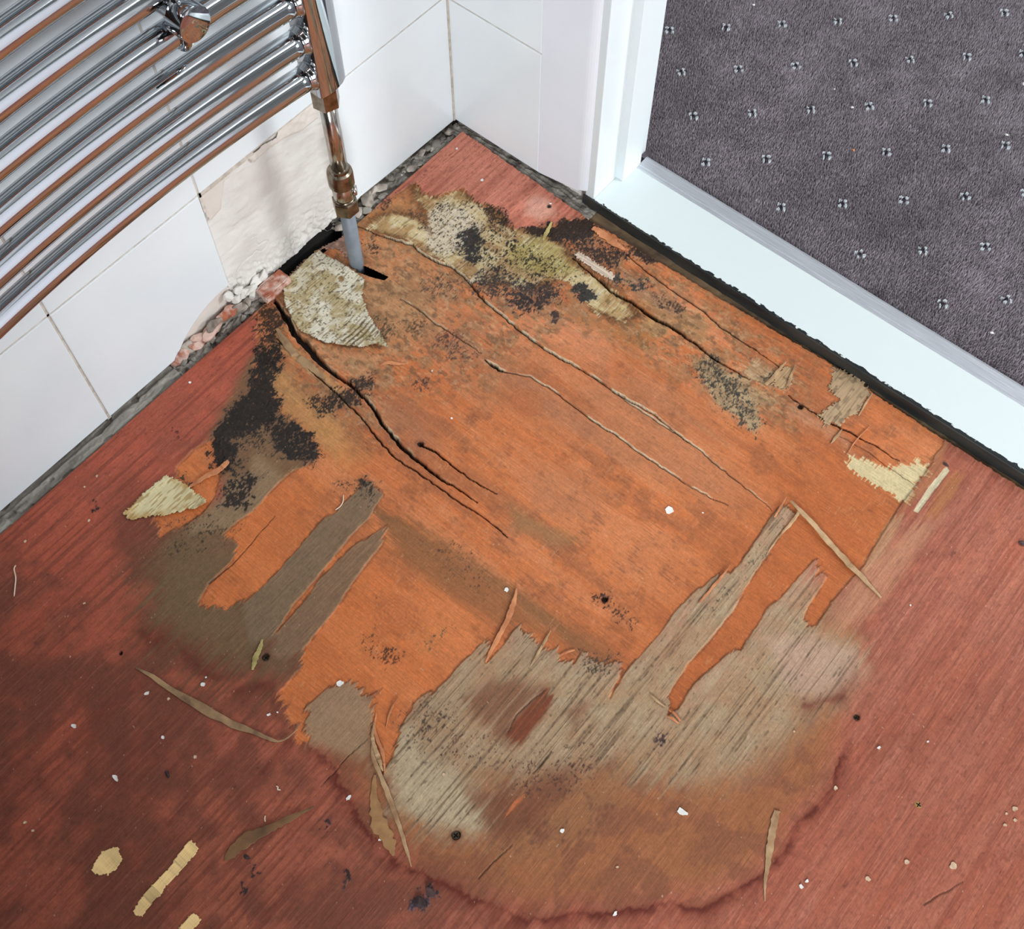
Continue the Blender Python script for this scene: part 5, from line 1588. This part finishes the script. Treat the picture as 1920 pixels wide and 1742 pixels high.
SCRAP = [(509.0,-3.2),(522.2,3.3),(542.0,4.8),(554.6,-2.6),(559.1,-22.5),(559.5,-33.9),(553.3,-42.0),(553.4,-56.4),(545.1,-57.6),(542.2,-67.2),(528.4,-60.0),(532.7,-41.8),(534.9,-31.0),(519.8,-28.9),(516.5,-16.6)]
patch('veneer_scrap', SCRAP, rest(0.25), FLOOR, cfn=tan_col((178, 150, 116)), jag=2.2, step=0.7)['label'] = 'ragged tan scrap of veneer against the door sill'
patch('veneer_scrap', [(470.9,-29.1),(480.7,-31.5),(487.9,-40.6),(489.9,-54.0),(473.8,-61.5),(471.6,-51.3)], rest(0.25), FLOOR, cfn=tan_col((180, 146, 108)), jag=1.6, step=0.7)
patch('veneer_strip', STRIP_P, rest(0.6), FLOOR, cfn=lambda X, Y, sd: np.repeat(np.array([[244, 220, 196]], np.float32), len(X), 0) * (0.86 + 0.22 * vn(X / 20, Y / 1.2, 231))[:, None], jag=0.7, step=0.6, layer=1.0)['label'] = 'pale pinkish strip lifted beside a crack near the sill'
# reddish rotten corner left between the gap and the pipe
patch('veneer_scrap', [(9.4,-288.4),(18.6,-288.9),(12.9,-257.1),(12.4,-227.0),(25.1,-216.3),(47.3,-221.4),(55.5,-217.9),(17.1,-198.9),(10.3,-221.9),(7.2,-248.4)], rest(0.2), FLOOR,
      cfn=lambda X, Y, sd: np.repeat(np.array([[166, 128, 110]], np.float32), len(X), 0) * (0.7 + 0.55 * fbm(X / 4, Y / 4, 232, 2))[:, None], jag=1.4, step=0.7)

SPL = [
    ('veneer_splinter', [(561.5,-157.7),(584.2,-162.7),(610.4,-169.6),(632.1,-175.1),(655.3,-180.0),(678.7,-185.9)], [2.5, 5.0, 5.8, 5.8, 5.0, 1.6], [3.5, 3.2, 2.6, 2.0, 1.2, 0.8], M_SPL, 'bent splinter sticking up from the long grey strip'),
    ('veneer_splinter', [(573.9,-162.0),(574.5,-176.1),(573.5,-192.7),(574.1,-213.0)], [3.0, 3.0, 2.0, 0.6], [3, 2, 1.0, .4], M_SPL, None),
    ('veneer_splinter', [(556.1,-156.8),(557.6,-169.0),(559.1,-181.1)], [0.8, 2.2, 1.6], [3, 2, 1.0], M_SPLO, None),
    ('veneer_splinter', [(419.9,-391.5),(427.5,-406.1),(434.2,-425.0),(439.2,-447.1),(443.3,-462.6)], [1.5, 5.0, 4.5, 4.0, 1.2], [2.5, 2.0, 1.5, .8, .3], M_SPLO, None),
    ('veneer_splinter', [(411.6,-574.8),(426.7,-588.5),(444.9,-597.0),(470.1,-609.7),(492.3,-621.9),(509.7,-632.6)], [1.2, 3.5, 4.5, 4.5, 3.5, 0.8], [1.0, 2, 2, 1.5, 1, .6], M_SPL, 'long splinter in the peeled bundle below the pale grey patch'),
    ('veneer_splinter', [(404.7,-565.0),(414.6,-576.8),(429.9,-585.8),(439.3,-591.0)], [1.0, 3.0, 4.0, 1.2], [1.0, 3, 2.5, 1], M_SPL, None),
    ('veneer_splinter', [(400.1,-557.6),(411.2,-570.7),(429.1,-580.0),(441.7,-591.1)], [0.8, 2.4, 3.0, 1.0], [.6, 1.5, 2.5, 1], M_SPLO, None),
    ('veneer_splinter', [(436.4,-597.7),(449.2,-612.5),(465.5,-623.9),(482.4,-630.2),(492.9,-635.6)], [2.0, 8.0, 13.0, 11.0, 2.0], [.4, .4, .5, .4, .4], M_SPLT, None),
    ('veneer_splinter', [(406.2,-536.6),(407.6,-544.5),(410.9,-553.1),(416.0,-562.3)], [0.7, 1.8, 1.6, .6], [1.0, 1.5, 1, .3], M_SPLO, None),
    ('veneer_splinter', [(124.4,-469.5),(123.4,-481.4),(118.2,-496.9),(115.1,-511.8)], [4.0, 6.0, 5.0, 2.5], [2.5, 2.5, 2, 1.2], M_SPLO, 'short splinter standing by the cream flake'),
    ('veneer_splinter', [(178.3,-44.0),(180.9,-52.3),(182.7,-59.5),(184.5,-66.6)], [1.8, 4.0, 4.0, 2.0], [3.5, 3, 2, 1], M_SPLG, 'yellowish stub poking from the black rot near the red corner'),
    ('veneer_splinter', [(470.4,-28.8),(470.4,-39.4),(470.9,-54.2),(469.6,-64.3)], [1.0, 3.0, 4.5, 3.5], [1.8, 1.6, 1, .5], M_SPL, None),
    ('veneer_splinter', [(479.8,-27.0),(483.9,-40.3),(488.1,-51.8)], [1.0, 3.0, 4.0], [1.4, 1.2, .6], M_SPL, None),
    ('veneer_splinter', [(556.7,-4.6),(558.1,-19.6),(560.2,-35.5)], [0.8, 2.2, 1.0], [1.0, 1.2, .5], M_SPL, None),
    ('veneer_splinter', [(571.0,-392.4),(579.3,-393.5),(589.4,-392.9)], [0.8, 2.2, 1.2], [.6, 1.0, .6], M_SPL, None),
    ('veneer_splinter', [(555.5,-247.3),(555.9,-263.4),(555.5,-281.3),(554.8,-295.5)], [0.6, 2.5, 2.5, 1.5], [1.2, 1.2, .8, .3], M_SPLO, None),
    ('veneer_splinter', [(468.9,-403.1),(471.1,-413.2),(473.4,-425.6),(476.1,-439.8)], [0.6, 2.4, 2.2, 1.0], [1.2, 1.0, .8, .3], M_SPL, None),
    ('veneer_splinter', [(49.3,-330.7),(67.4,-337.4),(91.5,-342.0),(110.4,-341.4),(127.5,-342.1)], [3, 8, 9, 8, 3], [1.5, 1.5, 1.0, .6, .3], M_SPLD, None),
    ('veneer_splinter', [(215.5,-19.7),(226.9,-18.8),(243.9,-20.1),(259.9,-20.4)], [5, 9, 9, 3], [.8, .8, .6, .3], M_SPLO, 'ribbed orange sliver by the black gap near the sill'),
]
for i, (nm, P_, w_, l_, m_, lb) in enumerate(SPL):
    o = splinter(nm, P_, w_, l_, m_, FLOOR, seed=60 + i, thick=0.6)
    if lb:
        o['label'] = lb

# screws in the board
M_SCREW = mat('dark_screw', (58, 50, 44), (96, 84, 68), scale=200, rough=0.45, metal=0.8)
M_BRASS = mat('brass_screw', (190, 166, 96), (150, 124, 66), scale=200, rough=0.4, metal=0.9)


def screw(p, r, z, m, lb):
    bm = tube_bm([(p[0] / 1000, p[1] / 1000, (z + a) / 1000) for a in (-3, -0.2, 0.15, 0.16)], [r / 2000, r / 1000, r / 1000 * .96, 0.0001], n=18)
    o = from_bm('screw', bm, m, FLOOR)
    o['label'] = lb
    b = bmesh.new()
    box_bm(p[0] / 1000 - r * .00075, p[0] / 1000 + r * .00075, p[1] / 1000 - r * .00018, p[1] / 1000 + r * .00018, (z + .1) / 1000, (z + .24) / 1000, bm=b)
    box_bm(p[0] / 1000 - r * .00018, p[0] / 1000 + r * .00018, p[1] / 1000 - r * .00075, p[1] / 1000 + r * .00075, (z + .1) / 1000, (z + .245) / 1000, bm=b)
    s = from_bm('screw_recess', b, M_VOIDSHADE, o)


screw([(800.3,-324.0)][0], 2.9, -0.1, M_BRASS, 'brass countersunk screw head in the red veneer')
screw([(520.6,-590.4)][0], 3.2, -3.3, M_SCREW, 'sunken dark screw in a round black hole')
screw([(720.6,-293.4)][0], 2.2, -3.3, M_SCREW, 'sunken dark screw at the edge of the tan stain')
screw([(160.2,-26.3)][0], 1.9, -0.6, M_SCREW, 'rusty screw in the pink corner of the board')
screw([(290.8,-583.9)][0], 2.6, -3.3, M_SCREW, 'sunken black screw beside the green sliver')

# ------------------------------------------------------------------ loose splinters
LOOSE = [
    ([(211.2,-664.6),(227.2,-660.5),(249.6,-657.9),(280.8,-652.1),(308.4,-645.8),(333.3,-637.2),(345.9,-633.2),(354.2,-629.6),(358.2,-621.8),(359.2,-612.1)], [1.5, 3.5, 6.0, 7.0, 6.5, 4.5, 3.0, 1.6, 1.2, 0.8], [.2, .3, .5, .7, .8, .8, 1.0, 1.2, 2.0, 2.5], M_SPLD, 'long olive-grey splinter with a curled tail on the left of the red floor'),
    ([(389.6,-726.4),(390.1,-716.9),(392.6,-701.6),(399.9,-686.2),(406.1,-671.7),(415.7,-649.1)], [3.0, 10, 10.5, 7.0, 5.5, 1.2], [.2, .5, .8, 1.2, 2.0, 1.5], M_SPLB, 'brown splinter with one broad dark end above the yellow tape strip'),
    ([(712.2,-404.2),(717.0,-414.8),(722.7,-428.4),(727.7,-438.5),(732.5,-448.5),(738.2,-459.7),(745.0,-469.6)], [5.5, 6.5, 6.0, 5.0, 4.0, 2.2, 1.2], [.3, .4, .5, .5, .4, .3, .2], M_SPL, 'straight tan sliver lying across the dark tide line'),
    ([(277.4,-574.5),(281.3,-580.7),(285.9,-591.2),(291.0,-599.8)], [1.5, 4.0, 5.2, 1.5], [.4, .8, .8, .3], M_SPLG, 'small yellow-green sliver beside a black screw hole'),
    ([(159.2,-295.8),(162.9,-288.1),(171.3,-282.6),(178.8,-276.3)], [1.5, 4.0, 3.5, 1.0], [.3, .5, .5, .3], M_SPLO, 'short pointed orange sliver beside the tip of the big pale flake'),
    ([(592.9,-393.4),(597.7,-392.7),(606.3,-394.5)], [1.0, 2.4, 1.6], [1.2, 1.0, .6], M_SPLO, 'upper of two tiny splinters at the tip of the orange notch'),
    ([(595.4,-398.7),(599.9,-397.2),(606.3,-397.2)], [1.4, 2.6, 1.2], [.5, .6, .4], M_SPLO, 'lower of two tiny splinters at the tip of the orange notch'),
    ([(489.8,-415.1),(491.8,-409.9),(496.4,-403.0)], [1.2, 2.6, 1.6], [.5, .6, .6], M_SPLO, 'small orange splinter in the notch of the torn grey edge'),
    ([(574.8,-39.1),(573.5,-53.2),(573.5,-67.4),(575.0,-80.3)], [.6, 1.2, 1.2, .5], [.6, .8, .8, .4], M_SPLO, 'hair-thin sliver crossing a crack near the pale yellow patch'),
    ([(556.0,-59.2),(556.4,-70.4),(556.3,-79.6)], [1.2, 3.2, .8], [.6, .9, .5], M_SPL, 'small sliver hanging below the ragged tan scrap'),
    ([(514.5,-477.3),(515.2,-490.0),(513.3,-498.3)], [0.6, 1.5, 0.6], [.3, .4, .3], M_SPLO, None),
]
for i, (P_, w_, l_, m_, lb) in enumerate(LOOSE):
    if lb is None:
        continue
    o = splinter('splinter', P_, w_, l_, m_, seed=160 + i)
    tag(o, lb, 'splinter', 'loose wood splinters on the floor')

# pale fibres
for i, (P_, lb) in enumerate((([(52.5,-669.9),(54.3,-673.4),(62.5,-678.0),(69.6,-684.6),(75.9,-690.5)], 'thin pale fibre lying on the red floor at the far left'),
                              ([(232.2,-423.7),(237.2,-429.5),(238.6,-435.0),(237.5,-440.5)], 'curved pale fibre beside the dark end of a grey strip'),
                              ([(379.0,-657.6),(381.1,-657.4),(381.9,-658.8),(384.3,-657.5)], 'tiny curly thread on the red floor below the orange hook'),
                              ([(389.5,-680.5),(390.8,-682.5),(393.1,-684.1)], 'tiny straight thread above the brown splinter'))):
    C_ = catmull(P_, 14)
    H_ = heights(C_)
    o = from_bm('fibre', tube_bm([(c[0] / 1000, c[1] / 1000, (h + 0.7) / 1000) for c, h in zip(C_, H_)], [0.0003] + [0.0006] * 13 + [0.0003], n=8), M_FIBRE, None, True)
    tag(o, lb, 'fibre', 'pale fibres on the floor')

# ------------------------------------------------------------------ yellowed tape scraps
TAPE = [([(312.4,-802.3),(309.1,-796.0),(307.5,-786.3),(311.9,-778.5),(316.1,-774.4),(318.6,-777.0),(322.5,-778.7),(325.5,-779.2),(326.9,-783.1),(327.9,-788.3),(326.6,-792.3),(326.3,-796.6),(323.8,-796.1),(322.5,-800.2),(319.0,-801.3),(316.2,-803.1)], 'small squarish scrap of yellowed tape near the bottom left', 8),
        ([(361.4,-802.4),(360.7,-797.2),(359.2,-789.6),(358.7,-774.4),(359.1,-762.0),(357.2,-749.6),(356.0,-734.4),(357.4,-732.8),(359.9,-733.6),(362.1,-731.9),(363.8,-733.9),(366.7,-733.6),(369.0,-738.7),(368.2,-743.4),(369.3,-759.5),(368.2,-770.3),(370.2,-778.4),(369.9,-786.6),(370.1,-794.1),(372.0,-799.9),(368.1,-800.6),(367.4,-803.1),(364.9,-802.0)], 'long narrow strip of yellowed tape at the bottom left', 9),
        ([(401.7,-794.4),(399.3,-786.9),(399.3,-775.4),(399.9,-770.6),(403.4,-769.6),(409.0,-770.1),(410.2,-774.9),(409.4,-779.4),(410.1,-787.4),(406.4,-792.4)], 'scrap of yellowed tape cut off by the bottom edge of the photo', 10)]
for P_, lb, sd_ in TAPE:
    o = patch('tape_scrap', P_, lambda X, Y, sd: 0.45 + 0.7 * sst(0.5, 0.8, vn(X / 30, Y / 9, 14)) + 0.35 * sst(3, 0, sd), None, step=0.7, thick=0.3,
              cfn=lambda X, Y, sd: np.repeat(np.array([[238, 204, 142]], np.float32), len(X), 0) * (0.92 + 0.12 * vn(X / 20, Y / 5, 15))[:, None] * (1 - 0.18 * sst(0.74, 0.8, vn(X / 60 + 3, Y / 5.5, 16)))[:, None], jag=0.35, layer=0.5, mm=M_TAPE)
    tag(o, lb, 'tape', 'yellowed tape scraps')

# ------------------------------------------------------------------ paint chips
CHIPS = [
    ([(478.7,-237.3)], 9.5, 1.25, 0.6, 'largest white paint chip, on the orange veneer in the middle'),
    ([(413.2,-397.9)], 5.2, 1.0, 0, 'round white paint dot at the top of the attached orange splinter'),
    ([(358.2,-559.1)], 7.2, 1.4, 0.3, 'crumpled white chip where the orange veneer meets the grey patch'),
    ([(267.2,-636.7)], 4.6, 1.1, 1.2, 'white chip above the long olive-grey splinter'),
    ([(264.5,-630.7)], 2.2, 1.3, 1.2, 'tiny white fleck just behind the chip above the olive-grey splinter'),
    ([(236.0,-673.8)], 4.2, 2.0, 0.4, 'thin white sliver of paint below the olive-grey splinter'),
    ([(253.9,-664.9)], 3.6, 1.0, 0.4, 'cream chip touching the side of the olive-grey splinter'),
    ([(209.4,-733.5)], 5.0, 1.6, -0.5, 'curved white chip on the dark red floor at the far left'),
    ([(275.4,-691.0)], 3.6, 1.5, -0.8, 'small curved white chip on the dark red floor under the olive-grey splinter'),
    ([(270.8,-740.0)], 5.6, 2.3, -0.95, 'long white paint sliver on the dark red floor above the tape scraps'),
    ([(330.7,-618.7)], 3.6, 1.6, 0.5, 'larger white speck inside the curl of the splinter tail'),
    ([(334.9,-612.4)], 2.0, 1.2, 0.5, 'tiny white speck inside the curl of the splinter tail'),
    ([(309.0,-684.7)], 4.2, 1.0, 0.4, 'dull cream crumb on the dark red floor in the left half'),
    ([(432.3,-625.6)], 4.8, 2.0, 0.75, 'white sliver of paint on the left run of the tide line'),
    ([(480.5,-560.0)], 3.2, 1.6, 0.7, 'white fleck in the pale grey patch'),
    ([(475.3,-633.2)], 3.4, 1.9, 1.0, 'white fleck at the left of the peeled splinter bundle'),
    ([(585.9,-531.6)], 4.6, 1.4, 1.0, 'ragged white chip right of the black screw hole'),
    ([(658.8,-554.9)], 4.2, 2.0, 0.8, 'white sliver on the lowest run of the tide line'),
    ([(638.3,-525.0)], 2.6, 2.0, 0.2, 'fine pale sliver above the lowest run of the tide line'),
    ([(652.6,-455.4)], 8.2, 2.6, -0.62, 'longest white paint sliver, on the brown stain right of centre'),
    ([(749.5,-304.3)], 3.6, 1.7, 0.5, 'white sliver on the right below the screw hole at the stain edge'),
    ([(778.8,-273.0)], 2.4, 1.2, 0, 'tiny white fleck among the fine grain lines on the right'),
    ([(686.5,-339.1)], 2.2, 1.4, 0, 'tiny white fleck on the tan stain below the pink blotch'),
    ([(816.8,-370.1)], 5.0, 1.1, 0.8, 'cream paint chip below the brass screw'),
    ([(847.1,-348.7)], 7.4, 1.3, 0.8, 'largest cream paint chip near the bottom right'),
    ([(799.5,-401.6)], 5.2, 1.4, -0.4, 'cream chip at the bottom right, left of the largest cream chip'),
    ([(761.3,-441.4)], 4.2, 1.5, -0.9, 'white chip, nearer of a pair at the bottom right of the tide line'),
    ([(762.4,-435.0)], 3.2, 1.6, 0.4, 'white chip, farther of a pair at the bottom right of the tide line'),
    ([(863.2,-275.7)], 5.6, 1.7, 0.6, 'long cream chip at the right edge'),
    ([(868.0,-283.4)], 4.0, 1.1, -0.4, 'cream chip under the long one at the right edge'),
    ([(863.3,-292.5)], 3.6, 1.2, 0.2, 'cream chip lowest in the cluster at the right edge'),
    ([(859.8,-283.8)], 2.6, 1.2, 0.2, 'tiny cream chip in the cluster at the right edge'),
    ([(255.4,-294.5)], 3.0, 1.0, 0, 'white dot on the orange veneer left of the knot'),
    ([(504.7,-219.6)], 1.9, 1.0, 0, 'tiny white dot right of the largest white chip'),
    ([(702.7,-174.8)], 2.2, 1.0, 0, 'tiny white dot at the border of the red veneer on the right'),
    ([(203.9,-265.9)], 1.8, 1.0, 0, 'tiny white dot on the orange veneer below the pipe'),
    ([(80.6,-45.5)], 4.4, 1.3, 0.8, 'white splash of paint in the pink corner of the board'),
    ([(159.5,-22.6)], 3.2, 1.4, 0.2, 'white chip beside the rusty screw in the pink corner'),
    ([(29.3,-29.0)], 3.4, 1.2, 0.6, 'white chip near the top of the pink corner'),
    ([(28.5,-431.9)], 3.4, 1.2, 0.6, 'white dust fleck on the red strip along the left wall'),
    ([(38.4,-561.1)], 3.2, 1.8, 1.2, 'thin white fleck on the red floor behind the cream flake'),
    ([(68.9,-596.8)], 3.0, 2.0, 1.2, 'thin orange-white fleck left of the cream flake'),
    ([(39.9,-648.8)], 3.4, 1.4, 0.6, 'pale tan fleck on the red floor by the left edge'),
    ([(38.3,-576.3)], 2.6, 1.0, 0.6, 'small pale dot on the red floor by the left wall'),
    ([(241.4,-812.1)], 3.4, 1.6, 0.7, 'pale chip on the dark floor at the bottom left edge'),
    ([(251.4,-812.3)], 2.8, 1.3, 0.7, 'small tan chip on the dark floor at the bottom left edge'),
    ([(275.1,-691.1)], 3.0, 1.4, 0.7, 'white crescent chip on the dark red floor in the left half'),
    ([(739.7,-356.9)], 4.2, 1.6, 1.1, 'cream scuffed chip on the right run of the tide line'),
    ([(129.3,-653.8)], 2.8, 1.4, 0.6, 'pale speck on the red floor below the pale fibre'),
]
for i, (P_, s_, e_, r_, lb) in enumerate(CHIPS):
    m_ = M_CREAM if ('cream' in lb or 'tan' in lb or 'pale' in lb) else M_CHIP
    o = chip('paint_chip', P_[0], s_ * 0.88, m_, 400 + i, elong=e_ ** .5, rot=r_ + 0.75)
    tag(o, lb, 'paint chip', 'paint chips scattered on the floor')
# carpet crumbs
for i, (P_, s_, m_, lb) in enumerate((([(374.7,242.3)], 5.5, M_SPLO, 'small orange crumb on the grey carpet'), ([(493.3,371.1)], 5.0, M_CHIP, 'white sliver on the grey carpet at the right edge'),
                                      ([(339.8,295.9)], 4.6, M_CHIP, 'white crumb on the grey carpet between two motifs'), ([(612.3,124.8)], 5.0, M_CHIP, 'white crumb on the grey carpet near the sill at the right'),
                                      ([(470.5,452.5)], 5.0, M_CHIP, 'white crumb on the grey carpet at the far right edge'), ([(160.2,361.1)], 4.6, M_CHIP, 'white crumb on the grey carpet at the top'),
                                      ([(308.7,306.5)], 3.4, M_CHIP, 'tiny white crumb in the middle of the grey carpet'))):
    p = P_[0]
    o = from_bm('crumb', chunk_bm((p[0] / 1000, p[1] / 1000, 0.0142), (s_ / 2000, s_ / 3000, s_ / 3500), 700 + i, sub=1), m_)
    tag(o, lb, 'crumb', 'crumbs on the carpet')
# dark crumbs on the floor
for i, (P_, s_, lb) in enumerate((([(535.2,-638.3)], 7.5, 'farther of two dark violet crumbs below the tide line'), ([(533.9,-649.2)], 9.0, 'nearer of two dark violet crumbs below the tide line'),
                                  ([(401.5,-713.5)], 5.0, 'dark crumb under the broad end of the brown splinter'),
                                  ([(302.4,-709.6)], 4.6, 'small dark crumb on the dark red floor in the left half'), ([(870.1,-271.6),(750.6,-54.4)], 6.0, 'dark crumb at the right edge level with the bent splinter'),
                                  ([(654.4,-28.1)], 4.2, 'dark crumb at the top of the pale narrow strip on the right'))):
    p = P_[-1]
    h = float(heights([p])[0])
    o = from_bm('crumb', chunk_bm((p[0] / 1000, p[1] / 1000, (h + s_ * .16) / 1000), (s_ / 1400, s_ / 2600, s_ / 4500), 720 + i, rot=0), M_CRUMB)
    tag(o, lb, 'crumb', 'dark crumbs on the floor')

# brick fragment by the hole at the wall
bp_ = [(2.7,-295.5)][0]
b = box_bm(0.0015, 0.0185, bp_[1] / 1000 - 0.0185, bp_[1] / 1000 + 0.0165, -0.006, 0.0085, bev=0.0014)
bmesh.ops.subdivide_edges(b, edges=b.edges[:], cuts=3, use_grid_fill=True)
r_ = random.Random(12)
for v in b.verts:
    v.co += Vector((r_.uniform(-1, 1), r_.uniform(-1, 1), r_.uniform(-1, 1))) * 0.0008
o = from_bm('brick_fragment', b, M_BRICK)
tag(o, 'pinkish brick fragment wedged at the end of the black gap by the wall', 'brick fragment')
